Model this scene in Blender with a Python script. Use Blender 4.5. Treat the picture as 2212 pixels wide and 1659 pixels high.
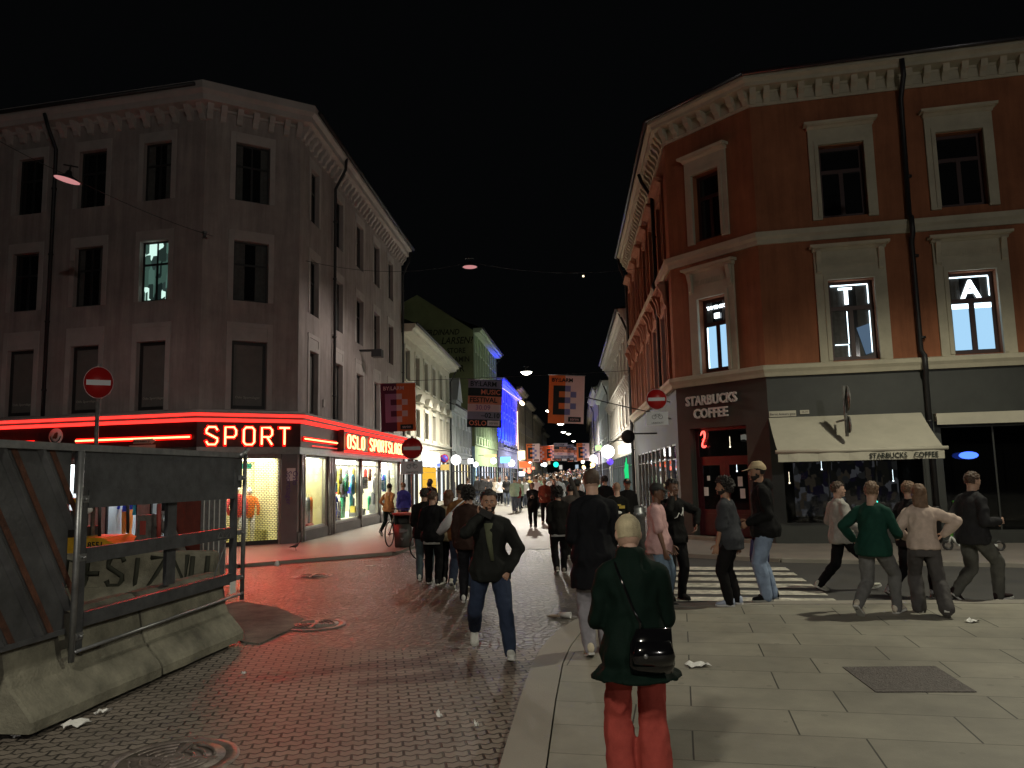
import bpy, math, random
from mathutils import Vector, Matrix, noise
D=bpy.data; S=bpy.context.scene; COL=S.collection
for o in list(D.objects): D.objects.remove(o)
R=math.radians; sin=math.sin; cos=math.cos; rnd=random.Random(7)
V=Vector
# ---------------- camera ----------------
F_,CX_,CY_,H_=1662.,1106.,829.,1.9          # focal length and centre on a 2212 px wide frame, eye height
pt,rl=R(6.82),R(1.25)
cf=V((0,cos(pt),sin(pt))); r0=V((1,0,0)); u0=r0.cross(cf)
cr=r0*cos(rl)-u0*sin(rl); cu=u0*cos(rl)+r0*sin(rl)
CP=V((0,0,H_))
cam=D.cameras.new('camera'); co=D.objects.new('camera',cam); COL.objects.link(co); S.camera=co
cam.sensor_width=36; cam.lens=36*F_/2212; cam.clip_end=1500; cam.clip_start=.05
m3=Matrix((cr,cu,-cf)).transposed(); co.matrix_world=Matrix.Translation(CP)@m3.to_4x4()
def ray(x,y): return (cr*(x-CX_)-cu*(y-CY_)+cf*F_)/F_
def G(x,y,z=0): d=ray(x,y); return CP+d*((z-H_)/d.z)
def at(x,y,Y): d=ray(x,y); return CP+d*(Y/d.y)
# ---------------- world, exposure ----------------
W=D.worlds.new('World'); S.world=W; W.use_nodes=True
bg=W.node_tree.nodes['Background']; bg.inputs[0].default_value=(.8,.9,1,1); bg.inputs[1].default_value=.0016
S.view_settings.view_transform='Standard'; S.view_settings.look='None'; S.view_settings.exposure=0; S.view_settings.gamma=1
S.render.engine='CYCLES'
cy=S.cycles; cy.use_denoising=True; cy.max_bounces=6; cy.diffuse_bounces=3; cy.glossy_bounces=3; cy.transparent_max_bounces=12
cy.sample_clamp_indirect=4; cy.use_light_tree=True; cy.caustics_reflective=False; cy.caustics_refractive=False
# ---------------- materials ----------------
MC={}
def mat(name,c=(.5,.5,.5),rough=.8,var=.12,sc=3.,bump=.1,bs=60.,metal=0,emit=None,es=0,spec=.5,alpha=None,coat=0,strech=None,streak=0):
    k=name
    if k in MC: return MC[k]
    m=D.materials.new(name); m.use_nodes=True; nt=m.node_tree; N=nt.nodes; L=nt.links
    b=N['Principled BSDF']; b.inputs['Roughness'].default_value=rough; b.inputs['Metallic'].default_value=metal
    b.inputs['Specular IOR Level'].default_value=spec; b.inputs['Base Color'].default_value=(*c,1)
    if coat: b.inputs['Coat Weight'].default_value=coat
    tc=N.new('ShaderNodeTexCoord'); mp=N.new('ShaderNodeMapping'); L.new(tc.outputs['Object'],mp.inputs[0])
    if strech: mp.inputs['Scale'].default_value=strech
    if var:
        n=N.new('ShaderNodeTexNoise'); n.inputs['Scale'].default_value=sc; n.inputs['Detail'].default_value=6; n.inputs['Roughness'].default_value=.65
        L.new(mp.outputs[0],n.inputs['Vector'])
        r=N.new('ShaderNodeValToRGB'); r.color_ramp.elements[0].position=.3; r.color_ramp.elements[1].position=.72
        r.color_ramp.elements[0].color=(*[max(0,x*(1-var*1.6)) for x in c],1); r.color_ramp.elements[1].color=(*[min(1,x*(1+var)) for x in c],1)
        L.new(n.outputs[0],r.inputs[0]); L.new(r.outputs[0],b.inputs['Base Color'])
    if streak:
        m2=N.new('ShaderNodeMapping'); m2.inputs['Scale'].default_value=(2.6,2.6,.22); L.new(tc.outputs['Object'],m2.inputs[0])
        n3=N.new('ShaderNodeTexNoise'); n3.inputs['Scale'].default_value=1.6; n3.inputs['Detail'].default_value=7; n3.inputs['Roughness'].default_value=.7; L.new(m2.outputs[0],n3.inputs['Vector'])
        r3=N.new('ShaderNodeMapRange'); r3.inputs[1].default_value=.35; r3.inputs[2].default_value=.7; r3.inputs[3].default_value=1-streak; r3.inputs[4].default_value=1.04; L.new(n3.outputs[0],r3.inputs[0])
        x3=N.new('ShaderNodeMix'); x3.data_type='RGBA'; x3.blend_type='MULTIPLY'; x3.inputs[0].default_value=1; L.new(r.outputs[0],x3.inputs[6]); L.new(r3.outputs[0],x3.inputs[7]); L.new(x3.outputs[2],b.inputs['Base Color'])
    if bump:
        n2=N.new('ShaderNodeTexNoise'); n2.inputs['Scale'].default_value=bs; n2.inputs['Detail'].default_value=4
        L.new(mp.outputs[0],n2.inputs['Vector']); bp=N.new('ShaderNodeBump'); bp.inputs['Strength'].default_value=bump; bp.inputs['Distance'].default_value=.02
        L.new(n2.outputs[0],bp.inputs['Height']); L.new(bp.outputs[0],b.inputs['Normal'])
    if emit is not None:
        b.inputs['Emission Color'].default_value=(*emit,1); b.inputs['Emission Strength'].default_value=es
    MC[k]=m; return m
def emis(name,c,s):
    if name in MC: return MC[name]
    m=D.materials.new(name); m.use_nodes=True; nt=m.node_tree; nt.nodes.clear()
    e=nt.nodes.new('ShaderNodeEmission'); e.inputs[0].default_value=(*c,1); e.inputs[1].default_value=s
    o=nt.nodes.new('ShaderNodeOutputMaterial'); nt.links.new(e.outputs[0],o.inputs[0]); MC[name]=m; return m
def glass(name='window_glass',tint=(.95,1,.98)):
    if name in MC: return MC[name]
    m=D.materials.new(name); m.use_nodes=True; nt=m.node_tree; nt.nodes.clear(); N=nt.nodes
    t=N.new('ShaderNodeBsdfTransparent'); t.inputs[0].default_value=(*tint,1)
    g=N.new('ShaderNodeBsdfGlossy'); g.inputs['Roughness'].default_value=.03
    f=N.new('ShaderNodeFresnel'); f.inputs[0].default_value=1.5; x=N.new('ShaderNodeMixShader'); o=N.new('ShaderNodeOutputMaterial')
    nt.links.new(f.outputs[0],x.inputs[0]); nt.links.new(t.outputs[0],x.inputs[1]); nt.links.new(g.outputs[0],x.inputs[2]); nt.links.new(x.outputs[0],o.inputs[0])
    MC[name]=m; return m
def display(name,cols,s,scx=3.,scy=1.2,dark=.25):
    """a lit shop window seen from afar: goods and lamps of many colours behind bright glass"""
    if name in MC: return MC[name]
    m=D.materials.new(name); m.use_nodes=True; nt=m.node_tree; nt.nodes.clear(); N=nt.nodes; L=nt.links
    tc=N.new('ShaderNodeTexCoord'); mp=N.new('ShaderNodeMapping'); mp.inputs['Scale'].default_value=(scx,scx,scy); L.new(tc.outputs['Object'],mp.inputs[0])
    v=N.new('ShaderNodeTexVoronoi'); v.inputs['Scale'].default_value=1; v.distance='CHEBYCHEV'; L.new(mp.outputs[0],v.inputs['Vector'])
    r=N.new('ShaderNodeValToRGB'); r.color_ramp.interpolation='CONSTANT'
    sp=N.new('ShaderNodeSeparateColor'); L.new(v.outputs['Color'],sp.inputs[0]); L.new(sp.outputs[0],r.inputs[0])
    el=r.color_ramp.elements
    while len(el)<len(cols): el.new(.5)
    for i,c in enumerate(cols): el[i].position=i/len(cols); el[i].color=(*c,1)
    e=N.new('ShaderNodeEmission'); e.inputs[1].default_value=s; L.new(r.outputs[0],e.inputs[0])
    o=N.new('ShaderNodeOutputMaterial'); L.new(e.outputs[0],o.inputs[0]); MC[name]=m; return m
# ---------------- mesh helpers ----------------
I4=Matrix.Identity(4)
class MB:
    def __init__(s,T=None): s.v=[];s.f=[];s.m=[];s.sm=[];s.T=T or I4
    def add(s,vs,fs,mi=0,sm=False):
        o=len(s.v); s.v+=[tuple(s.T@V(p)) for p in vs]; s.f+=[tuple(i+o for i in f) for f in fs]; s.m+=[mi]*len(fs); s.sm+=[sm]*len(fs); return s
    def box(s,x0,x1,y0,y1,z0,z1,mi=0):
        return s.add([(x0,y0,z0),(x1,y0,z0),(x1,y1,z0),(x0,y1,z0),(x0,y0,z1),(x1,y0,z1),(x1,y1,z1),(x0,y1,z1)],
          [(0,3,2,1),(4,5,6,7),(0,1,5,4),(1,2,6,5),(2,3,7,6),(3,0,4,7)],mi)
    def quad(s,a,b,c,d,mi=0): return s.add([a,b,c,d],[(0,1,2,3)],mi)
    def prof(s,x0,x1,pts,mi=0,m0=0,m1=0):
        "profile pts (y,z) run along x; m0/m1 mitre: x shifts by y*m"
        n=len(pts); vs=[(x0-y*m0,y,z) for y,z in pts]+[(x1-y*m1,y,z) for y,z in pts]
        return s.add(vs,[(i,i+n,(i+1)%n+n,(i+1)%n) for i in range(n)]+[tuple(range(n)),tuple(range(2*n-1,n-1,-1))],mi)
    def ext(s,poly,z0,z1,mi=0):
        n=len(poly); vs=[(p[0],p[1],z0) for p in poly]+[(p[0],p[1],z1) for p in poly]
        return s.add(vs,[(i,(i+1)%n,(i+1)%n+n,i+n) for i in range(n)]+[tuple(range(n-1,-1,-1)),tuple(range(n,2*n))],mi)
    def tube(s,pts,r,n=8,mi=0,closed=False,cap=True):
        pts=[V(p) for p in pts]; k=len(pts); rs=r if isinstance(r,(list,tuple)) else [r]*k; vs=[];fs=[]; up=None
        for i,p in enumerate(pts):
            a=pts[i-1] if (i or closed) else p; b=pts[(i+1)%k] if (i<k-1 or closed) else p
            t=(b-a).normalized()
            if up is None: up=t.orthogonal().normalized()
            up=(up-t*up.dot(t)); up=up.normalized() if up.length>1e-6 else t.orthogonal().normalized()
            w=t.cross(up)
            for j in range(n): q=2*math.pi*j/n; vs.append(p+(up*cos(q)+w*sin(q))*rs[i])
        for i in range(k if closed else k-1):
            for j in range(n): fs.append((i*n+j,i*n+(j+1)%n,((i+1)%k)*n+(j+1)%n,((i+1)%k)*n+j))
        if cap and not closed: fs+=[tuple(range(n-1,-1,-1)),tuple(range((k-1)*n,k*n))]
        return s.add(vs,fs,mi,True)
    def cyl(s,a,b,r0,r1=None,n=16,mi=0): return s.tube([a,b],[r0,r0 if r1 is None else r1],n,mi)
    def ball(s,c,r,n=12,mi=0,M=None):
        if not isinstance(r,(list,tuple)): r=(r,r,r)
        c=V(c); vs=[];fs=[]; h=n//2
        for i in range(h+1):
            a=math.pi*i/h
            for j in range(n):
                b=2*math.pi*j/n; p=V((r[0]*sin(a)*cos(b),r[1]*sin(a)*sin(b),r[2]*cos(a)))
                vs.append(c+(M@p if M else p))
        for i in range(h):
            for j in range(n): fs.append((i*n+j,(i+1)*n+j,(i+1)*n+(j+1)%n,i*n+(j+1)%n))
        return s.add(vs,fs,mi,True)
    def lathe(s,prof,c=(0,0,0),n=20,mi=0):
        vs=[];fs=[]
        for r,z in prof:
            for j in range(n): q=2*math.pi*j/n; vs.append((c[0]+r*cos(q),c[1]+r*sin(q),c[2]+z))
        for i in range(len(prof)-1):
            for j in range(n): fs.append((i*n+j,i*n+(j+1)%n,(i+1)*n+(j+1)%n,(i+1)*n+j))
        return s.add(vs,fs,mi,True)
    def loft(s,rings,n=18,mi=0):
        "rings: (centre, xvec, yvec)"
        vs=[];fs=[];k=len(rings)
        for c,x,y in rings:
            for j in range(n): q=2*math.pi*j/n; vs.append(V(c)+V(x)*cos(q)+V(y)*sin(q))
        for i in range(k-1):
            for j in range(n): fs.append((i*n+j,i*n+(j+1)%n,(i+1)*n+(j+1)%n,(i+1)*n+j))
        fs+=[tuple(range(n-1,-1,-1)),tuple(range((k-1)*n,k*n))]
        return s.add(vs,fs,mi,True)
    def mesh(s,name='m'):
        me=D.meshes.new(name); me.from_pydata(s.v,[],s.f); me.polygons.foreach_set('material_index',s.m); me.polygons.foreach_set('use_smooth',s.sm); me.update(); return me
    def build(s,name,mats,parent=None,loc=None):
        me=s.mesh(name)
        for m in (mats if isinstance(mats,(list,tuple)) else [mats]): me.materials.append(m)
        o=D.objects.new(name,me); COL.objects.link(o)
        if parent: o.parent=parent
        if loc: o.location=loc
        return o
def tag(o,label=None,cat=None,group=None,kind=None):
    if label: o['label']=label
    if cat: o['category']=cat
    if group: o['group']=group
    if kind: o['kind']=kind
    return o
def thing(name,label,cat,loc=(0,0,0),rz=0,group=None):
    o=D.objects.new(name,None); COL.objects.link(o); o.location=loc; o.rotation_euler=(0,0,rz); o.empty_display_size=.2
    return tag(o,label,cat,group)
def copytree(o,parent=None):
    c=o.copy(); COL.objects.link(c); c.parent=parent
    for ch in list(o.children): copytree(ch,c)
    return c
def frame(p,d,z=0):
    "facade frame: x along d (to the viewer's right), y into the house, z up"
    d=V((d[0],d[1],0)).normalized(); y=V((-d.y,d.x,0))
    return Matrix(((d.x,y.x,0,p[0]),(d.y,y.y,0,p[1]),(0,0,1,z),(0,0,0,1)))
def text(name,body,size,mt,parent,T,align='CENTER',ext=.004,off=0,sx=1.,shear=0,spacing=1.):
    c=D.curves.new(name,'FONT'); c.body=body; c.size=size; c.align_x=align; c.extrude=ext; c.offset=off; c.shear=shear; c.resolution_u=2; c.space_character=spacing; c.space_line=.85
    t=D.objects.new(name,c); COL.objects.link(t); dg=bpy.context.evaluated_depsgraph_get(); dg.update()
    me=D.meshes.new_from_object(t.evaluated_get(dg)); D.objects.remove(t); D.curves.remove(c)
    me.transform(T@Matrix(((sx,0,0,0),(0,0,-1,0),(0,1,0,0),(0,0,0,1)))); me.materials.clear(); me.materials.append(mt)
    o=D.objects.new(name,me); COL.objects.link(o); o.parent=parent; return o
def TL(x,y,z): return Matrix.Translation((x,y,z))
# stroke lettering for neon tubes: unit box 0..1 wide, 0..1 high
SF={'S':[[(1,.82),(.82,1),(.18,1),(0,.82),(0,.66),(1,.34),(1,.18),(.82,0),(.18,0),(0,.18)]],
'P':[[(0,0),(0,1),(.8,1),(1,.82),(1,.58),(.8,.42),(0,.42)]],'O':[[(.2,0),(0,.15),(0,.85),(.2,1),(.8,1),(1,.85),(1,.15),(.8,0),(.2,0)]],
'R':[[(0,0),(0,1),(.8,1),(1,.85),(1,.6),(.8,.45),(0,.45)],[(.5,.45),(1,0)]],'T':[[(0,1),(1,1)],[(.5,1),(.5,0)]],
'L':[[(0,1),(0,0),(1,0)]],'A':[[(0,0),(0,.85),(.2,1),(.8,1),(1,.85),(1,0)],[(0,.45),(1,.45)]],
'G':[[(1,.82),(.82,1),(.18,1),(0,.82),(0,.18),(.18,0),(.82,0),(1,.18),(1,.5),(.55,.5)]],'E':[[(1,1),(0,1),(0,0),(1,0)],[(0,.5),(.8,.5)]]}
def neon(name,ch,x,z,w,h,r,mt,parent,T,y=-.06):
    w_=w; b=MB(T)
    for st in SF[ch]: b.tube([(x+a*w,y,z+c*h) for a,c in st],r,6)
    w=b.build(name,mt,parent)
    b=MB(T)
    for st in SF[ch]:
        for (a,c),(a2,c2) in zip(st,st[1:]):
            p,q=V((x+a*w_,0,z+c*h)),V((x+a2*w_,0,z+c2*h)); d=(q-p).normalized(); n=V((-d.z,0,d.x))*r*1.9; d=d*r*1.9; yy=V((0,y+r*1.5,0))
            b.add([p-d-n+yy,q+d-n+yy,q+d+n+yy,p-d+n+yy],[(0,1,2,3)])
    b.build('halo_backing',n_halo,w); return w  # glowing strips behind the tubes put their red halo into the shape
# ---------------- common materials ----------------
m_glass=glass(); m_dark=mat('dark_pane',(.012,.013,.014),.08,0,bump=0,spec=.6)
m_iron=mat('dark_iron',(.02,.02,.022),.5,.2,bump=.05)
m_steel=mat('galvanised_steel',(.30,.31,.32),.42,.2,8,.05,metal=.8)
m_white=mat('white_paint',(.75,.75,.72),.5,.05,bump=.02)
m_black=mat('black_plastic',(.02,.02,.02),.4,.1,bump=.02)
m_paper=mat('paper_white',(.8,.8,.78),.9,.05,bump=.05)
# ---------------- ground ----------------
def rise(y): return max(0.,.012*(y-35))
def sheet(name,poly,z,m,kind='structure',thick=None):
    b=MB()
    if thick: b.ext(poly,z-thick,z)
    else: b.add([(p[0],p[1],z+rise(p[1])) for p in poly],[tuple(range(len(poly)))])
    o=b.build(name,m); tag(o,kind=kind); return o
def gmat(name,c,c2,rough,kind,sc=1.,rot=0,bump=.3,specks=0,spots=0):
    m=D.materials.new(name); m.use_nodes=True; nt=m.node_tree; N=nt.nodes; L=nt.links; b=N['Principled BSDF']
    tc=N.new('ShaderNodeTexCoord'); mp=N.new('ShaderNodeMapping'); mp.inputs['Rotation'].default_value=(0,0,rot); L.new(tc.outputs['Object'],mp.inputs[0])
    n=N.new('ShaderNodeTexNoise'); n.inputs['Scale'].default_value=.9; n.inputs['Detail'].default_value=8; n.inputs['Roughness'].default_value=.7; L.new(mp.outputs[0],n.inputs['Vector'])
    r=N.new('ShaderNodeValToRGB'); r.color_ramp.elements[0].position=.3; r.color_ramp.elements[1].position=.7
    r.color_ramp.elements[0].color=(*c2,1); r.color_ramp.elements[1].color=(*c,1); L.new(n.outputs[0],r.inputs[0])
    fine=N.new('ShaderNodeTexNoise'); fine.inputs['Scale'].default_value=90; fine.inputs['Detail'].default_value=3; L.new(mp.outputs[0],fine.inputs['Vector'])
    def math_(op,a,bb):
        q=N.new('ShaderNodeMath'); q.operation=op
        for i,w in enumerate((a,bb)):
            if isinstance(w,(int,float)): q.inputs[i].default_value=w
            else: L.new(w,q.inputs[i])
        return q.outputs[0]
    def mixc(f,a,bcol):
        q=N.new('ShaderNodeMix'); q.data_type='RGBA'; L.new(f,q.inputs[0]); L.new(a,q.inputs[6]); q.inputs[7].default_value=(*bcol,1); return q.outputs[2]
    h=fine.outputs[0]; colr=r.outputs[0]
    if kind in('pavers','slabs'):
        br=N.new('ShaderNodeTexBrick'); br.inputs['Scale'].default_value=1
        if kind=='pavers':
            br.inputs['Brick Width'].default_value=.18; br.inputs['Row Height'].default_value=.10; br.inputs['Mortar Size'].default_value=.011; br.inputs['Mortar Smooth'].default_value=.4
            sx=N.new('ShaderNodeSeparateXYZ'); L.new(mp.outputs[0],sx.inputs[0])
            pp=N.new('ShaderNodeMath'); pp.operation='PINGPONG'; L.new(sx.outputs[0],pp.inputs[0]); pp.inputs[1].default_value=.045
            yy=math_('ADD',sx.outputs[1],math_('MULTIPLY',pp.outputs[0],.62))
            wb=N.new('ShaderNodeTexNoise'); wb.inputs['Scale'].default_value=1.3; L.new(mp.outputs[0],wb.inputs['Vector'])
            yy=math_('ADD',yy,math_('MULTIPLY',wb.outputs[0],.05))
            cx=N.new('ShaderNodeCombineXYZ'); L.new(sx.outputs[0],cx.inputs[0]); L.new(yy,cx.inputs[1]); L.new(cx.outputs[0],br.inputs['Vector'])
        else:
            br.inputs['Brick Width'].default_value=1.18; br.inputs['Row Height'].default_value=.6; br.inputs['Mortar Size'].default_value=.007; br.inputs['Mortar Smooth'].default_value=.2; br.offset=.37
            L.new(mp.outputs[0],br.inputs['Vector'])
        br.inputs['Color1'].default_value=(1,1,1,1); br.inputs['Color2'].default_value=(.72,.72,.72,1); br.inputs['Mortar'].default_value=(.2,.2,.2,1)
        mu=N.new('ShaderNodeMix'); mu.data_type='RGBA'; mu.blend_type='MULTIPLY'; mu.inputs[0].default_value=.8 if kind=='pavers' else .5; L.new(colr,mu.inputs[6]); L.new(br.outputs['Color'],mu.inputs[7])
        # only some joints are open and dark
        jn=N.new('ShaderNodeTexNoise'); jn.inputs['Scale'].default_value=2.2 if kind=='pavers' else .8; L.new(mp.outputs[0],jn.inputs['Vector'])
        jr=N.new('ShaderNodeMapRange'); jr.inputs[1].default_value=.38; jr.inputs[2].default_value=.55; L.new(jn.outputs[0],jr.inputs[0])
        jf=math_('MULTIPLY',br.outputs['Fac'],jr.outputs[0])
        if kind=='slabs':   # cross joints open, bed joints tight
            sx=N.new('ShaderNodeSeparateXYZ'); L.new(mp.outputs[0],sx.inputs[0])
            md=N.new('ShaderNodeMath'); md.operation='PINGPONG'; L.new(sx.outputs[1],md.inputs[0]); md.inputs[1].default_value=.3
            onb=N.new('ShaderNodeMath'); onb.operation='LESS_THAN'; onb.inputs[1].default_value=.012; L.new(md.outputs[0],onb.inputs[0])
            jf=math_('MULTIPLY',br.outputs['Fac'],math_('SUBTRACT',1.,math_('MULTIPLY',onb.outputs[0],.8)))
        colr=mixc(jf,mu.outputs[2],tuple(x*.12 for x in c))
        h=math_('SUBTRACT',math_('MULTIPLY',fine.outputs[0],.35),math_('MULTIPLY',br.outputs['Fac'],1.))
    if kind=='cobbles':
        vo=N.new('ShaderNodeTexVoronoi'); vo.feature='DISTANCE_TO_EDGE'; vo.inputs['Scale'].default_value=9.5; vo.inputs['Randomness'].default_value=.75; L.new(mp.outputs[0],vo.inputs['Vector'])
        mr=N.new('ShaderNodeMapRange'); mr.inputs[1].default_value=0; mr.inputs[2].default_value=.22; L.new(vo.outputs['Distance'],mr.inputs[0])
        v2=N.new('ShaderNodeTexVoronoi'); v2.inputs['Scale'].default_value=9.5; v2.inputs['Randomness'].default_value=.75; L.new(mp.outputs[0],v2.inputs['Vector'])
        sp=N.new('ShaderNodeSeparateColor'); L.new(v2.outputs['Color'],sp.inputs[0])
        mu=N.new('ShaderNodeMix'); mu.data_type='RGBA'; mu.blend_type='MULTIPLY'; mu.inputs[0].default_value=.8; L.new(colr,mu.inputs[6])
        cm=N.new('ShaderNodeMapRange'); cm.inputs[3].default_value=.5; cm.inputs[4].default_value=1.25; L.new(sp.outputs[0],cm.inputs[0]); L.new(cm.outputs[0],mu.inputs[7])
        inv=math_('SUBTRACT',1.,mr.outputs[0]); colr=mixc(math_('MULTIPLY',inv,.8),mu.outputs[2],tuple(x*.2 for x in c))
        h=math_('ADD',math_('MULTIPLY',mr.outputs[0],1.2),math_('MULTIPLY',fine.outputs[0],.5))
    if spots:
        sn=N.new('ShaderNodeTexVoronoi'); sn.inputs['Scale'].default_value=spots; L.new(mp.outputs[0],sn.inputs['Vector'])
        so=N.new('ShaderNodeMath'); so.operation='LESS_THAN'; so.inputs[1].default_value=.09; L.new(sn.outputs['Distance'],so.inputs[0])
        colr=mixc(math_('MULTIPLY',so.outputs[0],.45),colr,tuple(x*.4 for x in c))
    L.new(colr,b.inputs['Base Color'])
    bp=N.new('ShaderNodeBump'); bp.inputs['Strength'].default_value=bump; bp.inputs['Distance'].default_value=.012; L.new(h,bp.inputs['Height']); L.new(bp.outputs[0],b.inputs['Normal'])
    rr=N.new('ShaderNodeMapRange'); rr.inputs[3].default_value=rough-.12; rr.inputs[4].default_value=rough+.1; L.new(n.outputs[0],rr.inputs[0]); L.new(rr.outputs[0],b.inputs['Roughness'])
    return m
g_asph=gmat('dark_asphalt',(.075,.073,.07),(.045,.045,.045),.75,'plain',bump=.35)
g_pav=gmat('concrete_pavers',(.31,.265,.225),(.19,.165,.14),.55,'pavers',rot=R(-10),bump=1.,spots=4.3)
g_cob=gmat('cobble_setts',(.20,.175,.14),(.11,.098,.08),.42,'cobbles',bump=1.)
g_slab=gmat('granite_slabs',(.345,.325,.265),(.19,.18,.15),.62,'slabs',rot=R(5.6+6.5),bump=.5,spots=3.1)
g_street=gmat('pale_street_paving',(.36,.345,.31),(.27,.26,.235),.55,'plain',bump=.4)
g_side=gmat('smooth_sidewalk',(.32,.28,.25),(.22,.2,.185),.5,'plain',bump=.25,spots=2.2)
g_kerb=gmat('granite_kerb',(.31,.29,.25),(.24,.22,.19),.65,'plain',bump=.3)
b=MB(); xs=(-320,320); ys=(-60,35,420)
for i in range(2): b.quad((xs[0],ys[i],-.03+rise(ys[i])),(xs[1],ys[i],-.03+rise(ys[i])),(xs[1],ys[i+1],-.03+rise(ys[i+1])),(xs[0],ys[i+1],-.03+rise(ys[i+1])))
tag(b.build('ground',g_asph),kind='structure')
DS=V((.0694,.9976,0)); DR=V((.9763,-.2164,0)); P2=V((-6.57,23.44,0)); P1=V((-9.0,21.95,0)); P3=V((4.77,22.29,0)); D34=V((.6211,-.7837,0)); P4=P3+D34*3.0
kO=[(-1.1,-6),(-.62,1.5),(-.35,3.4),(-.13,5.31),(.0,6.7),(.14,7.98),(.28,8.8),(.46,9.53),(.72,10.2),(1.05,10.75),(1.55,11.15),(2.3,11.38),(3.51,11.42),(7.08,11.04),(11,10.2),(26,6.9)]
def offs(pts,d):
    out=[]
    for i,p in enumerate(pts):
        a=V(pts[max(i-1,0)]); c=V(pts[min(i+1,len(pts)-1)]); t=(c-a).normalized(); out.append((p[0]+t.y*d,p[1]-t.x*d))
    return out
kI=offs(kO,.3); kI2=offs(kO,.312)
b=MB()
for i in range(len(kO)-1): 
    z=.035; b.quad((*kO[i],z),(*kO[i+1],z),(*kI[i+1],z),(*kI[i],z)); b.quad((*kO[i],-.03),(*kO[i+1],-.03),(*kO[i+1],z),(*kO[i],z)); b.quad((*kI[i],z),(*kI[i+1],z),(*kI[i+1],-.03),(*kI[i],-.03))
tag(b.build('kerb',g_kerb),kind='structure')
sheet('plaza_paving',kI2+[(26,-6)],.032,g_slab)
sheet('road_pavers',[(-14,-6)]+[p for p in kO if p[1]<8.5]+[(-2,9.0),(-3.2,9.6),(-4.2,10.4),(-14,9.4)],-.012,g_pav)
sheet('road_cobbles',[(-14,8.2),(-4,8.0),(-2,7.6),(0.06,7.2)]+[p for p in kO[5:12]]+[(2.6,15.9),(1.9,20.45),(-3.2,20.45),(-8,20),(-14,21)],-.016,g_cob)
sheet('cross_road',kO[11:]+[(26,12.4),(9.62,14.9),(5.62,16.6),(2.55,17.9),(1.95,20.4)],-.020,g_asph)
st=[(-2.95,20.45),(2.5,20.45),(4.3,35),(4.3+13.5*.9,230),(-3+13,230),(-2.0,35)]
b=MB(); 
for a_,c_,d_,e_ in (((-2.95,20.45),(2.6,20.45),(2.9,35),(-2.3,35)),((-2.3,35),(2.9,35),(20,250),(8.5,250))):
    b.quad(*[(p[0],p[1],-.008+rise(p[1])) for p in (a_,c_,d_,e_)])
tag(b.build('street_paving',g_street),kind='structure')
# pavements on both sides, raised a little
for nm,poly in (('sidewalk',[(-32,22.6),(-8.4,17.45),(-6.3,17.85),(-3.2,19.95),(-2.75,22),(-2.0,33),(-1.6,40),(-5,40),(-6.5,25),(-32,30)]),
                ('sidewalk',[(26,12.4),(9.62,14.9),(5.62,16.6),(3.3,18.6),(2.6,20.6),(2.9,24),(3.6,33),(4,40),(8,40),(6,25),(26,20)])):
    b=MB(); b.ext(poly[::-1] if False else poly,-.03,.05); tag(b.build(nm,g_side),kind='structure')
    b=MB(); q=poly[:7]
    for i in range(6):
        a=V(q[i]);c=V(q[i+1]); t=(c-a).normalized(); n=V((t.y,-t.x)) if nm=='sidewalk' and poly[0][0]<0 else V((-t.y,t.x))
        b.add([(*a,-.03),(*c,-.03),(*(c+n*.14),-.03),(*(a+n*.14),-.03),(*a,.056),(*c,.056),(*(c+n*.14),.056),(*(a+n*.14),.056)],[(0,3,2,1),(4,5,6,7),(0,1,5,4),(1,2,6,5),(2,3,7,6),(3,0,4,7)])
    tag(b.build('kerb',g_kerb),kind='structure')
# zebra stripes
m_zeb=mat('worn_road_paint',(.62,.60,.52),.75,.45,5,.3,30)
b=MB()
for y0,y1 in ((1223,1229.5),(1234,1240),(1245.5,1252.5),(1258,1267),(1273,1281.5),(1288,1297.5)):
    a=G(1600,y0);c=G(1600,y1)
    def pt_(q,rx): # point on the stripe edge through q at given x
        return (rx,q.y+(rx-q.x)*(-.2164/.9763),-.012)
    f=lambda yy: 5.41+(yy-15.69)*(5.41-4.7)/(15.69-11.48)
    xr=f(a.y-.5); xr2=f(c.y-.5); xl=1.9
    b.quad(pt_(c,xl),pt_(c,xr2),pt_(a,xr),pt_(a,xl))
tag(b.build('zebra_crossing',m_zeb),kind='structure')
# manholes, steel plate
def manhole(loc,r,label,mt):
    t=thing('manhole_cover',label,'manhole cover',(loc[0],loc[1],-.012))
    b=MB(); b.lathe([(0,.004),(r,.004),(r+.0,.008),(r+.07,.008),(r+.075,0)],n=48); b.build('rim',mt,t)
    b=MB(); b.lathe([(0,.009),(r-.02,.009),(r-.02,.0)],n=48)
    for k in range(1,5):
        q=(r-.05)*k/4.6
        for s in range(4):
            a0=R(90*s+14); b.tube([(q*cos(a0+R(62)*u/8),q*sin(a0+R(62)*u/8),.014) for u in range(9)],.011,5)
    b.box(-r+.06,r-.06,-.02,.02,.009,.018); b.box(-.02,.02,-r+.06,r-.06,.0095,.0185); b.ball((0,0,.012),(.07,.07,.01))
    b.build('lid',mt,t); return t
m_cast=mat('cast_iron_lid',(.24,.20,.18),.38,.3,14,.2,80,metal=.35)
manhole((-2.42,5.62),.37,'large round cast iron manhole cover with raised rings in the foreground pavers','m' and m_cast)
manhole((-2.70,10.55),.34,'red lit round manhole cover on the cobbles past the concrete barrier',m_cast)
manhole((-4.1,15.8),.34,'flat round manhole cover near the kerb before the sport shop',m_cast)
q=[G(1820,1442,.03),G(2020,1440,.03),G(2110,1496,.03),G(1892,1496,.03)]
m_plate=mat('checker_plate_steel',(.13,.115,.11),.5,.25,20,.9,55,metal=.4)
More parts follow.
